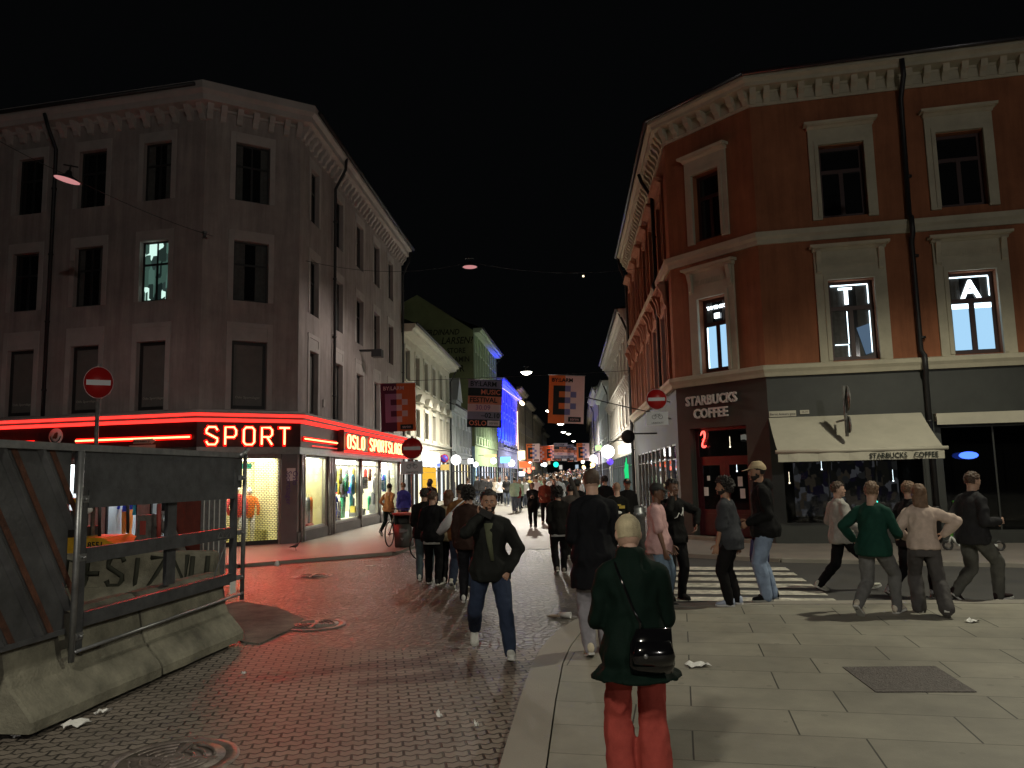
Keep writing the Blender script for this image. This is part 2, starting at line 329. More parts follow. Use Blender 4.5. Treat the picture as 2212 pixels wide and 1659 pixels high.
b=MB(); b.ext([(p.x,p.y) for p in (q[3],q[2],q[1],q[0])],.033,.040); b.build('t',m_plate); 
o=D.objects['t']; o.name='steel_cover_plate'; tag(o,'dark rectangular steel cover plate set in the plaza slabs','cover plate')
# litter
def litter(name,x,y,w,d,label,rz=0,z=.035,fold=.02,m=m_paper):
    p=G(x,y,z); b=MB(Matrix.Translation((p.x,p.y,z+.004))@Matrix.Rotation(rz,4,'Z'))
    n=5; vs=[]; 
    for i in range(n):
        for j in range(n): vs.append(((i/4-.5)*w+rnd.uniform(-.01,.01),(j/4-.5)*d+rnd.uniform(-.01,.01),abs(rnd.gauss(0,fold))*(1 if 0<i<4 else .6)))
    fs=[(i*n+j,(i+1)*n+j,(i+1)*n+j+1,i*n+j+1) for i in range(n-1) for j in range(n-1)]
    b.add(vs,fs); b.add([(v[0],v[1],v[2]+.003) for v in vs],fs); tag(b.build(name,m),label,'litter')
litter('paper_napkin',1508,1438,.20,.15,'white paper napkin on the slabs right of the handbag',.2)
litter('paper_napkin',2100,1343,.15,.1,'crumpled white napkin on the slabs near the right edge',.5)
litter('paper_sheet',165,1568,.2,.14,'pale sheet of paper at the foot of the concrete barrier',.7,-.01)
litter('paper_scrap',222,1541,.12,.05,'small white paper scrap tucked under the barrier edge',.9,-.01)
litter('paper_scrap',35,1592,.05,.05,'tiny white scrap by the near barrier corner',.9,-.01)
litter('paper_scrap',527,1747-10 if False else 1457,.035,.03,'speck of white litter on the pavers beside the barrier end',.9,-.01)
litter('paper_scrap',948,1548,.035,.05,'tiny white scrap on the pavers right of the red glow',.3,-.01)
litter('paper_scrap',1028,1570,.02,.06,'thin white scrap on the pavers near the kerb',.3,-.01)
litter('flyer',800,1222,.2,.08,'pink lit flyer lying beyond the kerb line',.1,-.01,.01)
p=G(1220,1332); b=MB(TL(p.x,p.y,.025)@Matrix.Rotation(R(90),4,'Y')@Matrix.Rotation(R(20),4,'X')); b.lathe([(0,-.08),(.03,-.08),(.042,.08),(.046,.085),(.036,.08),(.0,-.06)],n=16); tag(b.build('paper_cup',m_paper),'white paper cup lying on the cobbles behind the coat man','cup')
p=G(598,1222,.05); b=MB(TL(p.x,p.y,.052)); b.lathe([(0,0),(.06,0),(.05,.05),(.03,.11),(0,.12)],n=14); tag(b.build('crushed_cup',m_paper),'crumpled white cup standing on the red lit pavement','cup')
p=G(1197,1332); b=MB(TL(p.x,p.y,.01)); b.ball((0,0,0),(.1,.07,.02),10); tag(b.build('crushed_bag',mat('brown_paper',(.3,.22,.16),.9)),'flattened brown paper bag beside the white cup','litter')
# ---------------- facade helpers ----------------
def wall(b,L,z0,z1,ops,dep=.28,mi=0,s0=0.):
    xs=sorted({s0,L,*[v for o in ops for v in o[:2]]}); zs=sorted({z0,z1,*[v for o in ops for v in o[2:4]]})
    for i in range(len(xs)-1):
        for j in range(len(zs)-1):
            cx,cz=(xs[i]+xs[i+1])/2,(zs[j]+zs[j+1])/2
            if any(o[0]<cx<o[1] and o[2]<cz<o[3] for o in ops): continue
            b.quad((xs[i],0,zs[j]),(xs[i+1],0,zs[j]),(xs[i+1],0,zs[j+1]),(xs[i],0,zs[j+1]),mi)
    for o in ops:
        a,c,e,f=o[:4]; d=o[4] if len(o)>4 else dep
        b.quad((a,0,e),(c,0,e),(c,d,e),(a,d,e),mi); b.quad((a,0,f),(a,d,f),(c,d,f),(c,0,f),mi)
        b.quad((a,0,e),(a,d,e),(a,d,f),(a,0,f),mi); b.quad((c,0,e),(c,0,f),(c,d,f),(c,d,e),mi)
m_curt=mat('grey_net_curtain',(.10,.10,.095),.9,.2,9,.1); rcur=random.Random(21)
def window(par,T,a,c,e,f,dep,mf,mp,cross=True,transom=None,fr=.055,name='window',y=None,blind=None):
    y=dep-.06 if y is None else y
    b=MB(T); b.box(a,a+fr,y,y+.05,e,f); b.box(c-fr,c,y,y+.05,e,f); b.box(a+fr,c-fr,y,y+.05,e,e+fr*1.3); b.box(a+fr,c-fr,y,y+.05,f-fr,f)
    m=(a+c)/2
    if transom:
        zt=e+(f-e)*transom; b.box(a+fr,c-fr,y-.01,y+.05,zt-fr*.6,zt+fr*.6)
        if cross: b.box(m-fr*.6,m+fr*.6,y-.005,y+.05,e+fr*1.3,zt-fr*.6)
        if cross==2: b.box(m-fr*.4,m+fr*.4,y-.004,y+.05,zt+fr*.6,f-fr)
    elif cross: b.box(m-fr*.5,m+fr*.5,y-.005,y+.05,e+fr*1.3,f-fr)
    w=b.build(name,mf,par)
    if mp is m_dark and rcur.random()<.55:
        b=MB(T); q=(c-a)*rcur.uniform(.16,.3); k=5
        for x0,x1 in ((a+fr,a+fr+q),(c-fr-q,c-fr)):
            for i in range(k): u=x0+(x1-x0)*i/k; v=x0+(x1-x0)*(i+1)/k; b.quad((u,y+.026-.006*(i%2),e+fr*1.3),(v,y+.026-.006*((i+1)%2),e+fr*1.3),(v,y+.026-.006*((i+1)%2),f-fr),(u,y+.026-.006*(i%2),f-fr))
        b.build('curtain',m_curt,w)
    b=MB(T); b.quad((a+fr*.5,y+.03,e+fr*.5),(c-fr*.5,y+.03,e+fr*.5),(c-fr*.5,y+.03,f-fr*.5),(a+fr*.5,y+.03,f-fr*.5)); p=b.build('pane',mp,w)
    return w
def cornice(b,T,L,z,proj=.45,h=.5,step=.5,m0=0,m1=0,corb=True,cw=.17,ch=.34,mi=0):
    b.T=T
    b.prof(0,L,[(0,z),(-.06,z),(-.06,z+.07),(-proj*.78,z+.1),(-proj*.8,z+h*.45),(-proj,z+h*.62),(-proj,z+h),(0,z+h)],mi,m0,m1)
    if corb:
        n=max(2,int(L/step)); 
        for i in range(n+1):
            x=min(max(i*L/n,cw/2),L-cw/2)
            b.prof(x-cw/2,x+cw/2,[(-.002,z-ch),(-.09,z-ch+.02),(-.13,z-ch*.55),(-.24,z-ch*.25),(-.3,z+.098),(-.002,z+.098)],mi)
def pipe(par,T,pts,r=.055,name='drainpipe'):
    b=MB(T); b.tube(pts,r,8); 
    zs=[p[2] for p in pts]; x,y=pts[-1][0],pts[-1][1]
    z=min(zs)+.8
    while z<max(zs)-1.2: b.cyl((x,y,z),(x,y,z+.05),r*1.35,n=8); z+=2.1
    return b.build(name,m_iron,par)
# ================= building A: grey corner house with sport shop =================
m_wA=mat('grey_render',(.46,.40,.375),.9,.13,1.1,.25,70,streak=.3)
m_tA=mat('pale_grey_trim',(.50,.455,.43),.85,.1,2,.15,50)
m_fas=mat('dark_fascia',(.045,.012,.014),.35,.2,6,.05)
m_alu=mat('brushed_aluminium',(.42,.42,.41),.35,.12,12,.05,metal=.85)
m_roof=mat('slate_roof',(.03,.03,.032),.7,.2)
n_red=emis('red_neon_strip',(1.,.027,.02),2.8); n_tube=emis('neon_tube',(1.,.42,.16),4.); n_let=emis('neon_letter_tube',(1.,.50,.20),3.6); n_halo=emis('red_halo_glow',(1.,.006,.004),2.6)  # n_halo: red glow around the tubes, painted as an emissive surface
L12=(P2-P1).length; d12=(P2-P1).normalized()
LL=14.; Pl=P1-DR*LL
TAl=frame(Pl,DR); TAc=frame(P1,d12); TAs=frame(P2,DS); LS=14.95
A=thing('corner_building','dark grey rendered four storey corner house above the red neon sport shop','building'); 
ZT=13.05
def winsA(b,pos,rows):
    return [(a,c,e,f) for a,c in pos for e,f in rows]
rows=[(10.38,12.2),(7.28,9.12),(4.03,6.06)]
posL=[(LL-c,LL-a) for a,c in ((1.13,2.1),(3.4,4.4),(5.7,6.68),(8.0,9.0),(10.3,11.3))]
posC=[(.88,1.9)]; posS=[(1.0,1.85),(3.78,4.65),(6.5,7.55),(9.3,10.3),(12.0,13.0)]
shL=[(LL-c,LL-a,.35,2.55) for a,c in ((.6,1.5),(1.9,2.97),(3.6,4.7),(5.0,6.6),(7,8.6),(9,10.6))]
shC=[(.35,2.32,.06,2.58)]; shS=[(.66,2.85,.4,2.66),(3.72,7.05,.4,2.66),(7.2,10.15,.4,2.66),(10.3,13.9,.4,2.66)]
bw=MB(); 
for T,L,pos,sh in ((TAl,LL,posL,shL),(TAc,L12,posC,shC),(TAs,LS,posS,shS)):
    bw.T=T; wall(bw,L,0,ZT,[(a,c,e,f,.22) for a,c in pos for e,f in rows]+[(*o,.14) for o in sh])
bw.T=frame(P2+DS*LS,V((-DS.y,DS.x,0))); bw.quad((0,0,0),(6,0,0),(6,0,ZT),(0,0,ZT))
bw.build('wall',m_wA,A)
bc=MB(); cornice(bc,TAl,LL,ZT,.55,.62,.5,0,.402); cornice(bc,TAc,L12,ZT,.55,.62,.45,-.402,.514); cornice(bc,TAs,LS,ZT,.55,.62,.44,-.514,0)
bc.build('cornice',m_tA,A)
b=MB(); z=ZT+.62; ps=[Pl,P1,P2,P2+DS*LS]
def inset(d,zz): return [V((Pl.x,Pl.y,0))+V((.2164,.9763,0))*d+V((0,0,zz)),P1+V((.3,.95,0))*d+V((0,0,zz)),P2+V((-.8,.6,0))*d+V((0,0,zz)),P2+DS*LS+V((-.9976,.0694,0))*d+V((0,0,zz))]
lo=inset(-.5,z);hi=inset(3.2,z+.9)
b.add(lo+hi,[(0,1,5,4),(1,2,6,5),(2,3,7,6),(4,5,6,7)]); b.build('roof',m_roof,A)
m_pA=mat('grey_window_blind',(.17,.165,.15),.7,.1,4,.05); m_fA=mat('dark_window_frame',(.03,.03,.03),.5,.1)
m_lit=None
def litpane():
    return display('green_lit_room',[(.02,.035,.03),(.08,.16,.13),(.05,.1,.08),(.01,.02,.018),(.9,1.3,1.15),(.1,.15,.13),(.03,.05,.045)],.75,5,2.2)
m_txt=mat('pale_window_lettering',(.5,.48,.42),.8,0,bump=0)
for T,pos,k in ((TAl,posL,0),(TAc,posC,1),(TAs,posS,2)):
    for a,c in pos:
        for ri,(e,f) in enumerate(rows):
            w=.16; bt=MB(T)
            if ri==2:  # top panel above first floor windows
                bt.box(a-w,a-.002,-.03,.0,e-.02,f+.56); bt.box(c+.002,c+w,-.03,0,e-.02,f+.56); bt.box(a,c,-.03,0,f+.01,f+.15); bt.box(a,c,-.03,0,f+.42,f+.56); bt.box(a,c,-.012,0,f+.15,f+.42)
            else:
                bt.box(a-w,a-.002,-.025,.0,e,f+.32); bt.box(c+.002,c+w,-.025,0,e,f+.32); bt.box(a,c,-.025,0,f+.01,f+.32)
            bt.build('window_surround',m_tA,A)
            lit=(k==0 and ri==1 and abs(a-(LL-2.1))<.01)
            if ri==2:
                wn=window(A,T,a,c,e,f,.2,m_fA,m_pA,cross=False,fr=.09)
                if k<2: text('lettering','Oslo Sportslager',.105,m_txt,wn,T@TL((a+c)/2,.155,e+.33))
            else: window(A,T,a,c,e,f,.2,m_fA,litpane() if lit else m_dark,cross=(k!=1 or ri==0) and 2,transom=.62,fr=.05)
# red ledge, fascia, tubes
def band(name,prof,m,ml=.402,mr=.514):
    b=MB(TAl); b.prof(0,LL,prof,0,0,ml); b.T=TAc; b.prof(0,L12,prof,0,-ml,mr); b.T=TAs; b.prof(0,LS,prof,0,-mr,0); return b.build(name,m,A)
band('ledge',[(-.002,3.88),(-.30,3.88),(-.30,3.92),(-.18,3.97),(-.002,4.0)],m_tA)
band('light_strip',[(-.002,3.80),(-.27,3.80),(-.27,3.87),(-.002,3.87)],n_red)
band('ledge',[(-.002,3.73),(-.22,3.73),(-.235,3.795),(-.002,3.795)],mat('reddish_ledge',(.4,.2,.19),.5,.05))
band('light_strip',[(-.002,3.64),(-.19,3.64),(-.20,3.725),(-.002,3.725)],n_red)
band('fascia',[(-.002,2.92),(-.12,2.92),(-.12,3.635),(-.002,3.635)],m_fas)
band('shop_frame_top',[(-.002,2.70),(-.10,2.70),(-.10,2.915),(-.002,2.915)],m_alu)
b=MB(TAs); b.box(3.7,LS,-.36,-.125,2.9,3.66); b.build('sign_box',m_fas,A)
b=MB(TAs); b.box(3.72,LS-.02,-.39,-.362,3.60,3.68); b.box(3.72,LS-.02,-.39,-.362,2.86,2.93); b.build('light_strip',n_red,A)
def ntube(T,x0,x1,y,z):
    b=MB(T); b.tube([(x0,y,z),(x1,y,z)],.024,6); w=b.build('neon_tube',n_tube,A); b=MB(T); b.box(x0-.02,x1+.02,y+.03,y+.05,z-.065,z+.065); b.build('halo_strip',n_halo,w)
ntube(TAs,.12,3.45,-.2,3.17)
b=MB(TAs); b.tube([(.9,-.17,2.98),(3.5,-.17,2.98)],.014,6); b.build('neon_tube',emis('dim_red_tube',(1,.05,.04),2.),A)
ntube(TAs,13.5,14.7,-.43,3.2); ntube(TAl,LL-3.9,LL-.12,-.2,3.2); ntube(TAl,LL-9,LL-5.4,-.2,3.2)
x=.2
for ch in 'SPORT':
    neon('neon_letter',ch,x,2.98,.3,.5,.026,n_let,A,TAc,-.2); x+=.515
x=3.95; step=(13.3-3.95)/15.
for i,ch in enumerate('OSLO SPORTSLAGER'):
    if ch!=' ': neon('neon_letter',ch,x,3.02,.36,.46,.03,n_let,A,TAs,-.43)
    x+=step
for T_,w_,e_,y_ in ((TAl@TL(LL-4,-.32,3.3),7.5,150,0),(TAc@TL(L12/2,-.32,3.3),2.7,130,0),(TAs@TL(8.5,-.6,3.2),12,75,0)):
    l=D.lights.new('neon_light','AREA'); l.shape='RECTANGLE'; l.size=w_; l.size_y=.25; l.energy=e_; l.color=(1,.022,.014); l.spread=R(165)
    o=D.objects.new('neon_light',l); COL.objects.link(o); o.parent=A; o.matrix_world=T_@Matrix.Rotation(R(-90),4,'X')@Matrix.Rotation(R(22),4,'X')
# club sign disc, street plates
def disc(par,T,x,y,z,r,m,name='disc',n=36,d=.02):
    b=MB(T@TL(x,y,z)@Matrix.Rotation(R(90),4,'X')); b.lathe([(0,0),(r,0),(r,d),(0,d)],n=n); return b.build(name,m,par)
cs=thing('round_club_sign','round white club sign with brown figure on the dark fascia at the far left','sign'); Tc=TAl@TL(LL-4.62,-.16,3.36)
disc(cs,Tc,0,0,0,.24,m_white,'face'); 
b=MB(Tc@TL(0,-.03,0)@Matrix.Rotation(R(90),4,'X')); 
b.tube([(.175*cos(R(q)),.175*sin(R(q)),0) for q in range(180,361,12)],.018,5); b.build('ring',m_black,cs)
b=MB(Tc@TL(0,-.035,0)); b.ball((.01,0,.01),(.075,.008,.09),10); b.ball((.05,0,.08),(.045,.008,.04),8); b.ball((-.05,0,-.02),(.05,.008,.05),8); b.build('emblem',mat('brown_emblem',(.22,.06,.03),.6),cs)
m_plA=mat('enamel_plate',(.45,.42,.34),.4,.05)
sp=thing('street_name_sign','small red lit street name arrow plates over the fence','sign'); 
b=MB(TAl@TL(LL-1.55,-.3,3.1)); b.box(-.32,.28,0,.02,-.05,.08); b.add([(.28,0,-.07),(.42,0,.015),(.28,0,.1),(.28,.02,-.07),(.42,.02,.015),(.28,.02,.1)],[(0,1,2),(5,4,3),(0,3,4,1),(1,4,5,2)]); b.box(-.45,.4,0,.02,-.22,-.09); b.cyl((0,.03,-.2),(0,.2,-.2),.02); b.build('plate',m_plA,sp)
text('lettering','Bernt Ankers gt',.085,m_black,sp,TAl@TL(LL-1.6,-.303,3.09))
# interiors
m_cream=mat('cream_display_wall',(.78,.74,.42),.9,.06,1.5,0); m_whitewall=mat('pale_display_wall',(.62,.6,.45),.9,.06,1.5,0)
m_ceil=emis('shop_ceiling_light',(1,.95,.8),12); m_ceil2=emis('cold_shop_ceiling_light',(.95,.98,1),16)
def box_in(T,o,dep,mw,par=A,ce=m_ceil,lit=True,name='display_case'):
    a,c,e,f=o[:4]; y0=.145; b=MB(T); a+=.01;c-=.01
    b.quad((a,dep,e),(c,dep,e),(c,dep,f),(a,dep,f)); b.quad((a,y0,e),(c,y0,e),(c,dep,e),(a,dep,e)); b.quad((a,y0,e),(a,dep,e),(a,dep,f),(a,y0,f)); b.quad((c,y0,e),(c,y0,f),(c,dep,f),(c,dep,e)); b.quad((a,y0,f),(a,dep,f),(c,dep,f),(c,y0,f))
    w=b.build(name,mw,par)
    if lit:
        b=MB(T); b.box(a+.08,c-.08,y0+.12,dep-.15,f-.05,f-.02); b.build('ceiling_light',ce,w)
    return w
for o in shL: box_in(TAl,o,1.2,mat('white_display_wall',(.75,.78,.8),.9,.06,1.5,0),ce=m_ceil2)
box_in(TAc,shC[0],1.6,m_cream)
box_in(TAs,shS[0],1.6,m_cream); box_in(TAs,(3.72,13.9,.4,2.66),2.4,m_whitewall)
def shopwin(T,o,ms,n=1,par=A,mf=m_alu,gl=m_glass,th=.045,top=None):
    a,c,e,f=o[:4]; b=MB(T); y=.02
    b.box(a,a+th,y,y+.07,e,f); b.box(c-th,c,y,y+.07,e,f); b.box(a+th,c-th,y,y+.07,e,e+th*1.4); b.box(a+th,c-th,y,y+.07,f-th,f)
    for k in range(1,n): x=a+(c-a)*k/n; b.box(x-th*.4,x+th*.4,y+.003,y+.06,e+th*1.4,f-th)
    if top: b.box(a+th,c-th,y+.004,y+.06,top-.02,top+.02)
    w=b.build('shop_window',mf,par); b=MB(T); b.quad((a,y+.03,e),(c,y+.03,e),(c,y+.03,f),(a,y+.03,f)); b.build('pane',gl,w); return w
for o in shL[:4]: shopwin(TAl,o,0,1,mf=m_fA)
shopwin(TAl,shL[4],0,2,mf=m_fA); shopwin(TAl,shL[5],0,2,mf=m_fA)
shopwin(TAs,shS[0],0); shopwin(TAs,shS[1],0,1,top=2.42); shopwin(TAs,shS[2],0,1,top=2.42); shopwin(TAs,shS[3],0,2)
b=MB(TAs); b.box(0.02,LS,-.06,-.002,0,.36); b.build('plinth',mat('plinth_stone',(.14,.13,.12),.7),A)
# steel pillars between windows
for x in (.28,.5,3.02,3.3,3.6,7.12,10.22,14.1): b=MB(TAs); b.cyl((x,-.05,.02),(x,-.05,2.7),.055,n=10); b.build('pillar',m_alu,A)
b=MB(TAc); b.box(2.36,2.84,-.09,-.002,0,2.7); b.build('corner_pillar',mat('grey_panel',(.16,.15,.155),.45,.1),A)
m_vio=mat('violet_lettering',(.10,.05,.22),.6,0,bump=0)
Tv=TAc@TL(2.68,-.095,2.2)@Matrix.Rotation(R(90),4,'Y')
b=MB(TAc); b.box(2.52,2.78,-.094,-.091,1.9,2.28); b.build('plate',m_paper,A)
text('lettering','Oslo\nSportslager',.22,m_vio,A,Tv@TL(.0,-.005,0.02),align='LEFT')
# roller grille with brick bond
b=MB(TAc); a,c,e,f=shC[0]; z=e+.12;row=0; 
while z<f: 
    b.box(a,c,.05,.064,z-.006,z+.006); w=.098; x=a+(w/2 if row%2 else 0)
    while x<c: b.box(x-.006,x+.006,.0505,.0635,z+.006,min(z+.048,f)); x+=w
    z+=.054; row+=1
b.box(a,c,.03,.08,e,e+.12); b.build('roller_grille',m_iron,A)
pipe(A,TAl,[(LL-5.3,-.5,ZT+.3),(LL-5.2,-.45,ZT-.1),(LL-5.2,-.09,ZT-.7),(LL-5.2,-.09,3.95)])
pipe(A,TAs,[(3.3,-.52,ZT+.4),(3.35,-.48,ZT),(3.4,-.1,ZT-.7),(3.4,-.09,4)]); pipe(A,TAs,[(LS-.15,-.5,ZT+.3),(LS-.12,-.45,ZT-.1),(LS-.1,-.1,ZT-.9),(LS-.1,-.09,.05)])
b=MB(TAs); b.cyl((0,-.62,ZT+.5),(LS+.1,-.62,ZT+.5),.07,n=8); b.T=TAl; b.cyl((0,-.6,ZT+.5),(LL,-.6,ZT+.5),.06,n=8); b.build('gutter',m_iron,A)
b=MB(TAs); b.box(7.0,7.25,-.55,-.002,7.0,7.06); b.box(6.95,7.35,-.9,-.5,6.75,7.05); b.build('floodlight',m_iron,A)
b=MB(TAs); b.box(2.35,2.5,-.06,-.002,4.35,4.6); b.build('wall_box',m_tA,A)
# ================= building B: orange corner house =================
m_wB=mat('orange_render',(.38,.142,.068),.9,.15,1.0,.25,70,streak=.28); m_salB=mat('neon_tinted_trim',(.46,.21,.13),.85,.12,2,.15,streak=.2)  # street side trim: salmon, with red neon light put into the colour
m_tB=mat('cream_stucco',(.52,.48,.37),.85,.1,2,.18,50)
m_gB=mat('charcoal_panel',(.035,.038,.034),.55,.15,2,.05); m_red=mat('dark_red_wood',(.055,.008,.012),.35,.2,6,.05); m_fB=mat('brown_window_frame',(.05,.018,.015),.5,.1)
LB=14.5; LBr=11.
TBs=frame(P3+DS*LB,-DS); TBc=frame(P3,D34); TBr=frame(P4,DR); ZB=11.72; LC=3.0
B=thing('corner_building','orange rendered corner house with cream window surrounds above the coffee shop','building')
upS=[]; 
for i in range(6): s=1.0+2.35*i; upS.append((LB-s-.95,LB-s))
rU=(8.45,10.4); rM=(4.66,6.75)
pC=[(.98,1.92)]; pR=[(1.66,2.78),(4.5,5.6),(7.4,8.5)]
gS=[(LB-2.75-2.85*i-.0,LB-.75-2.85*i if i<5 else LB-.3-2.85*i,.45,2.75) for i in range(4)]
gS=[(LB-s1,LB-s0,.45,2.75) for s0,s1 in ((.6,1.6),(1.75,2.9),(3.1,4.3),(4.5,5.7),(5.9,7.1),(7.3,8.5),(8.7,9.9),(10.1,11.3),(11.5,12.9))]
gC=[(.42,2.3,.14,3.12)]; gR=[(.25,3.62,.5,3.1),(4.0,7.6,.3,2.9),(7.9,10.6,.3,2.9)]
b1=MB(); b2=MB()
for T,L,pu,g in ((TBs,LB,upS,gS),(TBc,LC,pC,gC),(TBr,LBr,pR,gR)):
    b1.T=T; wall(b1,L,4.4,ZB,[(a,c,e,f,.25) for a,c in pu for e,f in (rU,rM)]); b2.T=T; wall(b2,L,0,4.4,[(*o,.16 if T is not TBc else .3) for o in g])
b1.build('wall',m_wB,B); b2.build('ground_floor_wall',m_gB,B)
def bandB(name,prof,m,st=True):
    b=MB(TBs); b.prof(0,LB,prof,0,0,.389); b.T=TBc; b.prof(0,LC,prof,0,-.389,.354); b.T=TBr; b.prof(0,LBr,prof,0,-.354,0); return b.build(name,m,B)
bandB('ledge',[(-.002,4.32),(-.10,4.32),(-.14,4.42),(-.2,4.5),(-.2,4.6),(-.002,4.64)],m_tB)
bandB('string_course',[(-.002,7.86),(-.06,7.86),(-.08,7.98),(-.14,8.05),(-.16,8.18),(-.002,8.2)],m_tB)
b=MB(); cornice(b,TBs,LB,ZB+.34,.5,.42,.42,0,.389,cw=.16,ch=.3); cornice(b,TBc,LC,ZB+.34,.5,.42,.44,-.389,.354,cw=.16,ch=.3); cornice(b,TBr,LBr,ZB+.34,.5,.42,.44,-.354,0,cw=.16,ch=.3)
for T,L,p,q in ((TBs,LB,0,.389),(TBc,LC,-.389,.354),(TBr,LBr,-.354,0)):
    b.T=T; b.prof(0,L,[(-.002,ZB),(-.05,ZB-.01),(-.07,ZB+.08),(-.05,ZB+.1),(-.05,ZB+.335),(-.002,ZB+.335)],0,p,q)
b.build('cornice',m_tB,B)
b=MB(); z=ZB+.76; 
pp=[P3+DS*LB,P3,P4,P4+DR*LBr]; iv=[V((.9976,-.0694,0)),V((.9,.3,0)),V((.55,.85,0)),V((.2164,.9763,0))]
lo=[p-v*.5+V((0,0,z)) for p,v in zip(pp,iv)]; hi=[p+v*3.5+V((0,0,z+1.3)) for p,v in zip(pp,iv)]
b.add(lo+hi,[(0,1,5,4),(1,2,6,5),(2,3,7,6),(4,5,6,7)]); b.build('roof',m_roof,B)
m_blue=emis('pale_blue_blind',(.42,.72,1.),.95); m_bluehot=emis('cold_light_strip',(.75,.92,1.),3.2); m_let=emis('white_light_letter',(.85,.95,1),4.)
def surB(T,a,c,e,f,up):
    b=MB(T); w=.3 if not up else .24; g=.002
    b.box(a-w,a-g,-.07,-g,e-.06,f+.02); b.box(c+g,c+w,-.07,-g,e-.06,f+.02)
    b.box(a-.1,a-g,-.10,-.072,e,f+.02); b.box(c+g,c+.1,-.10,-.072,e,f+.02)
    hh=.46 if up else .78
    b.box(a-w,c+w,-.07,-g,f+.02,f+hh); b.box(a-.1,c+.1,-.1,-.072,f+.02,f+.14)
    b.prof(a-w-.03,c+w+.03,[(-g,f+hh),(-.10,f+hh),(-.16,f+hh+.05),(-.24,f+hh+.07),(-.24,f+hh+.13),(-g,f+hh+.16)])
    b.prof(a-w-.1,c+w+.1,[(-.01,f+hh+.09),(-.27,f+hh+.09),(-.29,f+hh+.15),(-.01,f+hh+.17)])
    if not up:
        x=a-w+.14
        while x<c+w-.14: b.box(x,x+.028,-.085,-.072,f+.42,f+.56); x+=.055
        b.box(a-w+.1,c+w-.1,-.082,-.072,f+.36,f+.40); b.box(a-w+.1,c+w-.1,-.082,-.072,f+.6,f+.64)
        for x in (a-w+.05,c+w-.17): b.prof(x,x+.12,[(-.072,f+.2),(-.13,f+.25),(-.14,f+.5),(-.22,f+hh-.01),(-.072,f+hh-.01)])
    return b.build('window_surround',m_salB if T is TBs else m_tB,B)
for k,(T,pos) in enumerate(((TBs,upS),(TBc,pC),(TBr,pR))):
    for i,(a,c) in enumerate(pos):
        for up,(e,f) in ((1,rU),(0,rM)):
            surB(T,a,c,e,f,up)
            pane=m_dark
            if k==0 and not up and i<3: pane=emis('street_blue_pane',(.45,.6,.8),.28)
            w=window(B,T,a,c,e,f,.24,m_fB,pane,cross=True,transom=.66,fr=.085)
            if not up and k and not(k==2 and i==2):
                zt=e+(f-e)*.66; m=(a+c)/2; y=.19; lb=MB(T)
                if k==1 or i==1:
                    for x0,x1 in ((a+.1,m-.07),(m+.07,c-.1)):
                        q=MB(T); q.quad((x0,y,e+.13),(x1,y,e+.13),(x1,y,zt-.07),(x0,y,zt-.07)); q.build('lit_blind',m_blue,w)
                        if i==1 and k==2: lb.box(x0,x1,y-.01,y-.002,zt-.2,zt-.075)
                if k==1: lb.box(a+.1,a+.13,y-.012,y-.002,e+.14,zt-.08)
                if k==2:
                    lb.box(a+.1,c-.12,y-.012,y-.004,f-.115,f-.085); lb.box(c-.135,c-.11,y-.0125,y-.0045,zt+.1,f-.12)
                    if i==0:
                        lb.box(m-.11,m-.09,y-.012,y-.004,e+.45,zt-.08); lb.box(a+.12,m-.12,y-.012,y-.004,e+.42,e+.44); lb.box(m-.125,m-.105,y-.013,y-.005,e+.12,e+.42)
                        lb.box(c-.13,c-.11,y-.012,y-.004,e+.2,zt-.09); lb.box(m-.28,m+.06,y-.02,y-.01,f-.22,f-.16); 
                lb.build('light_strip',m_bluehot,w)
                if k==2 and i==0:
                    q=MB(T); q.box(m-.14,m-.05,y-.04,y-.03,zt+.1,f-.23); q.build('light_letter',m_let,w)
                    q=MB(T); q.add([(m+.1,y-.02,e+.85),(c-.14,y-.02,e+.95),(c-.14,y-.02,e+.18),(m+.28,y-.02,e+.14)],[(0,1,2,3)]); q.build('lit_cloth',emis('dim_blue_cloth',(.25,.4,.6),.3),w)
                if k==2 and i==1: text('light_letter','A',.62,m_let,w,T@TL(m,y-.03,zt+.08),off=.02)
                if k==1:
                    text('light_letter',"'DIMENSION",.15,m_let,w,T@TL(m+.06,y-.03,f-.30),sx=.95)
                    q=MB(T); q.box(m-.09,m+.09,y-.03,y-.02,zt+.14,zt+.29); q.build('light_letter',m_let,w)
pipe(B,TBr,[(3.75,-.48,ZB+.6),(3.78,-.42,ZB+.2),(3.75,-.12,ZB-.3),(3.72,-.1,8.3),(3.72,-.26,8.2),(3.72,-.26,7.8),(3.72,-.1,7.6),(3.72,-.1,4.8),(3.75,-.26,4.65),(3.75,-.26,4.3),(3.78,-.1,4.1),(3.78,-.09,.1)],.065)
pipe(B,TBs,[(LB-3.2,-.46,ZB+.4),(LB-3.1,-.4,ZB+.1),(LB-2.7,-.12,ZB-.6),(LB-2.7,-.1,8.3),(LB-2.7,-.2,8.1),(LB-2.7,-.1,7.7),(LB-2.7,-.09,4.7)],.06); pipe(B,TBs,[(.3,-.46,ZB+.6),(.3,-.4,ZB+.1),(.1,-.12,ZB-.5),(.1,-.09,.1)],.06)
b=MB(TBs); b.cyl((0,-.56,ZB+.72),(LB+.2,-.56,ZB+.72),.07,n=8); b.T=TBr; b.cyl((-.2,-.56,ZB+.72),(LBr,-.56,ZB+.72),.06,n=8); b.T=TBc; b.cyl((-.2,-.56,ZB+.72),(LC+.2,-.56,ZB+.72),.06,n=8); b.build('gutter',mat('zinc_gutter',(.08,.08,.09),.3,.1,metal=.6),B)
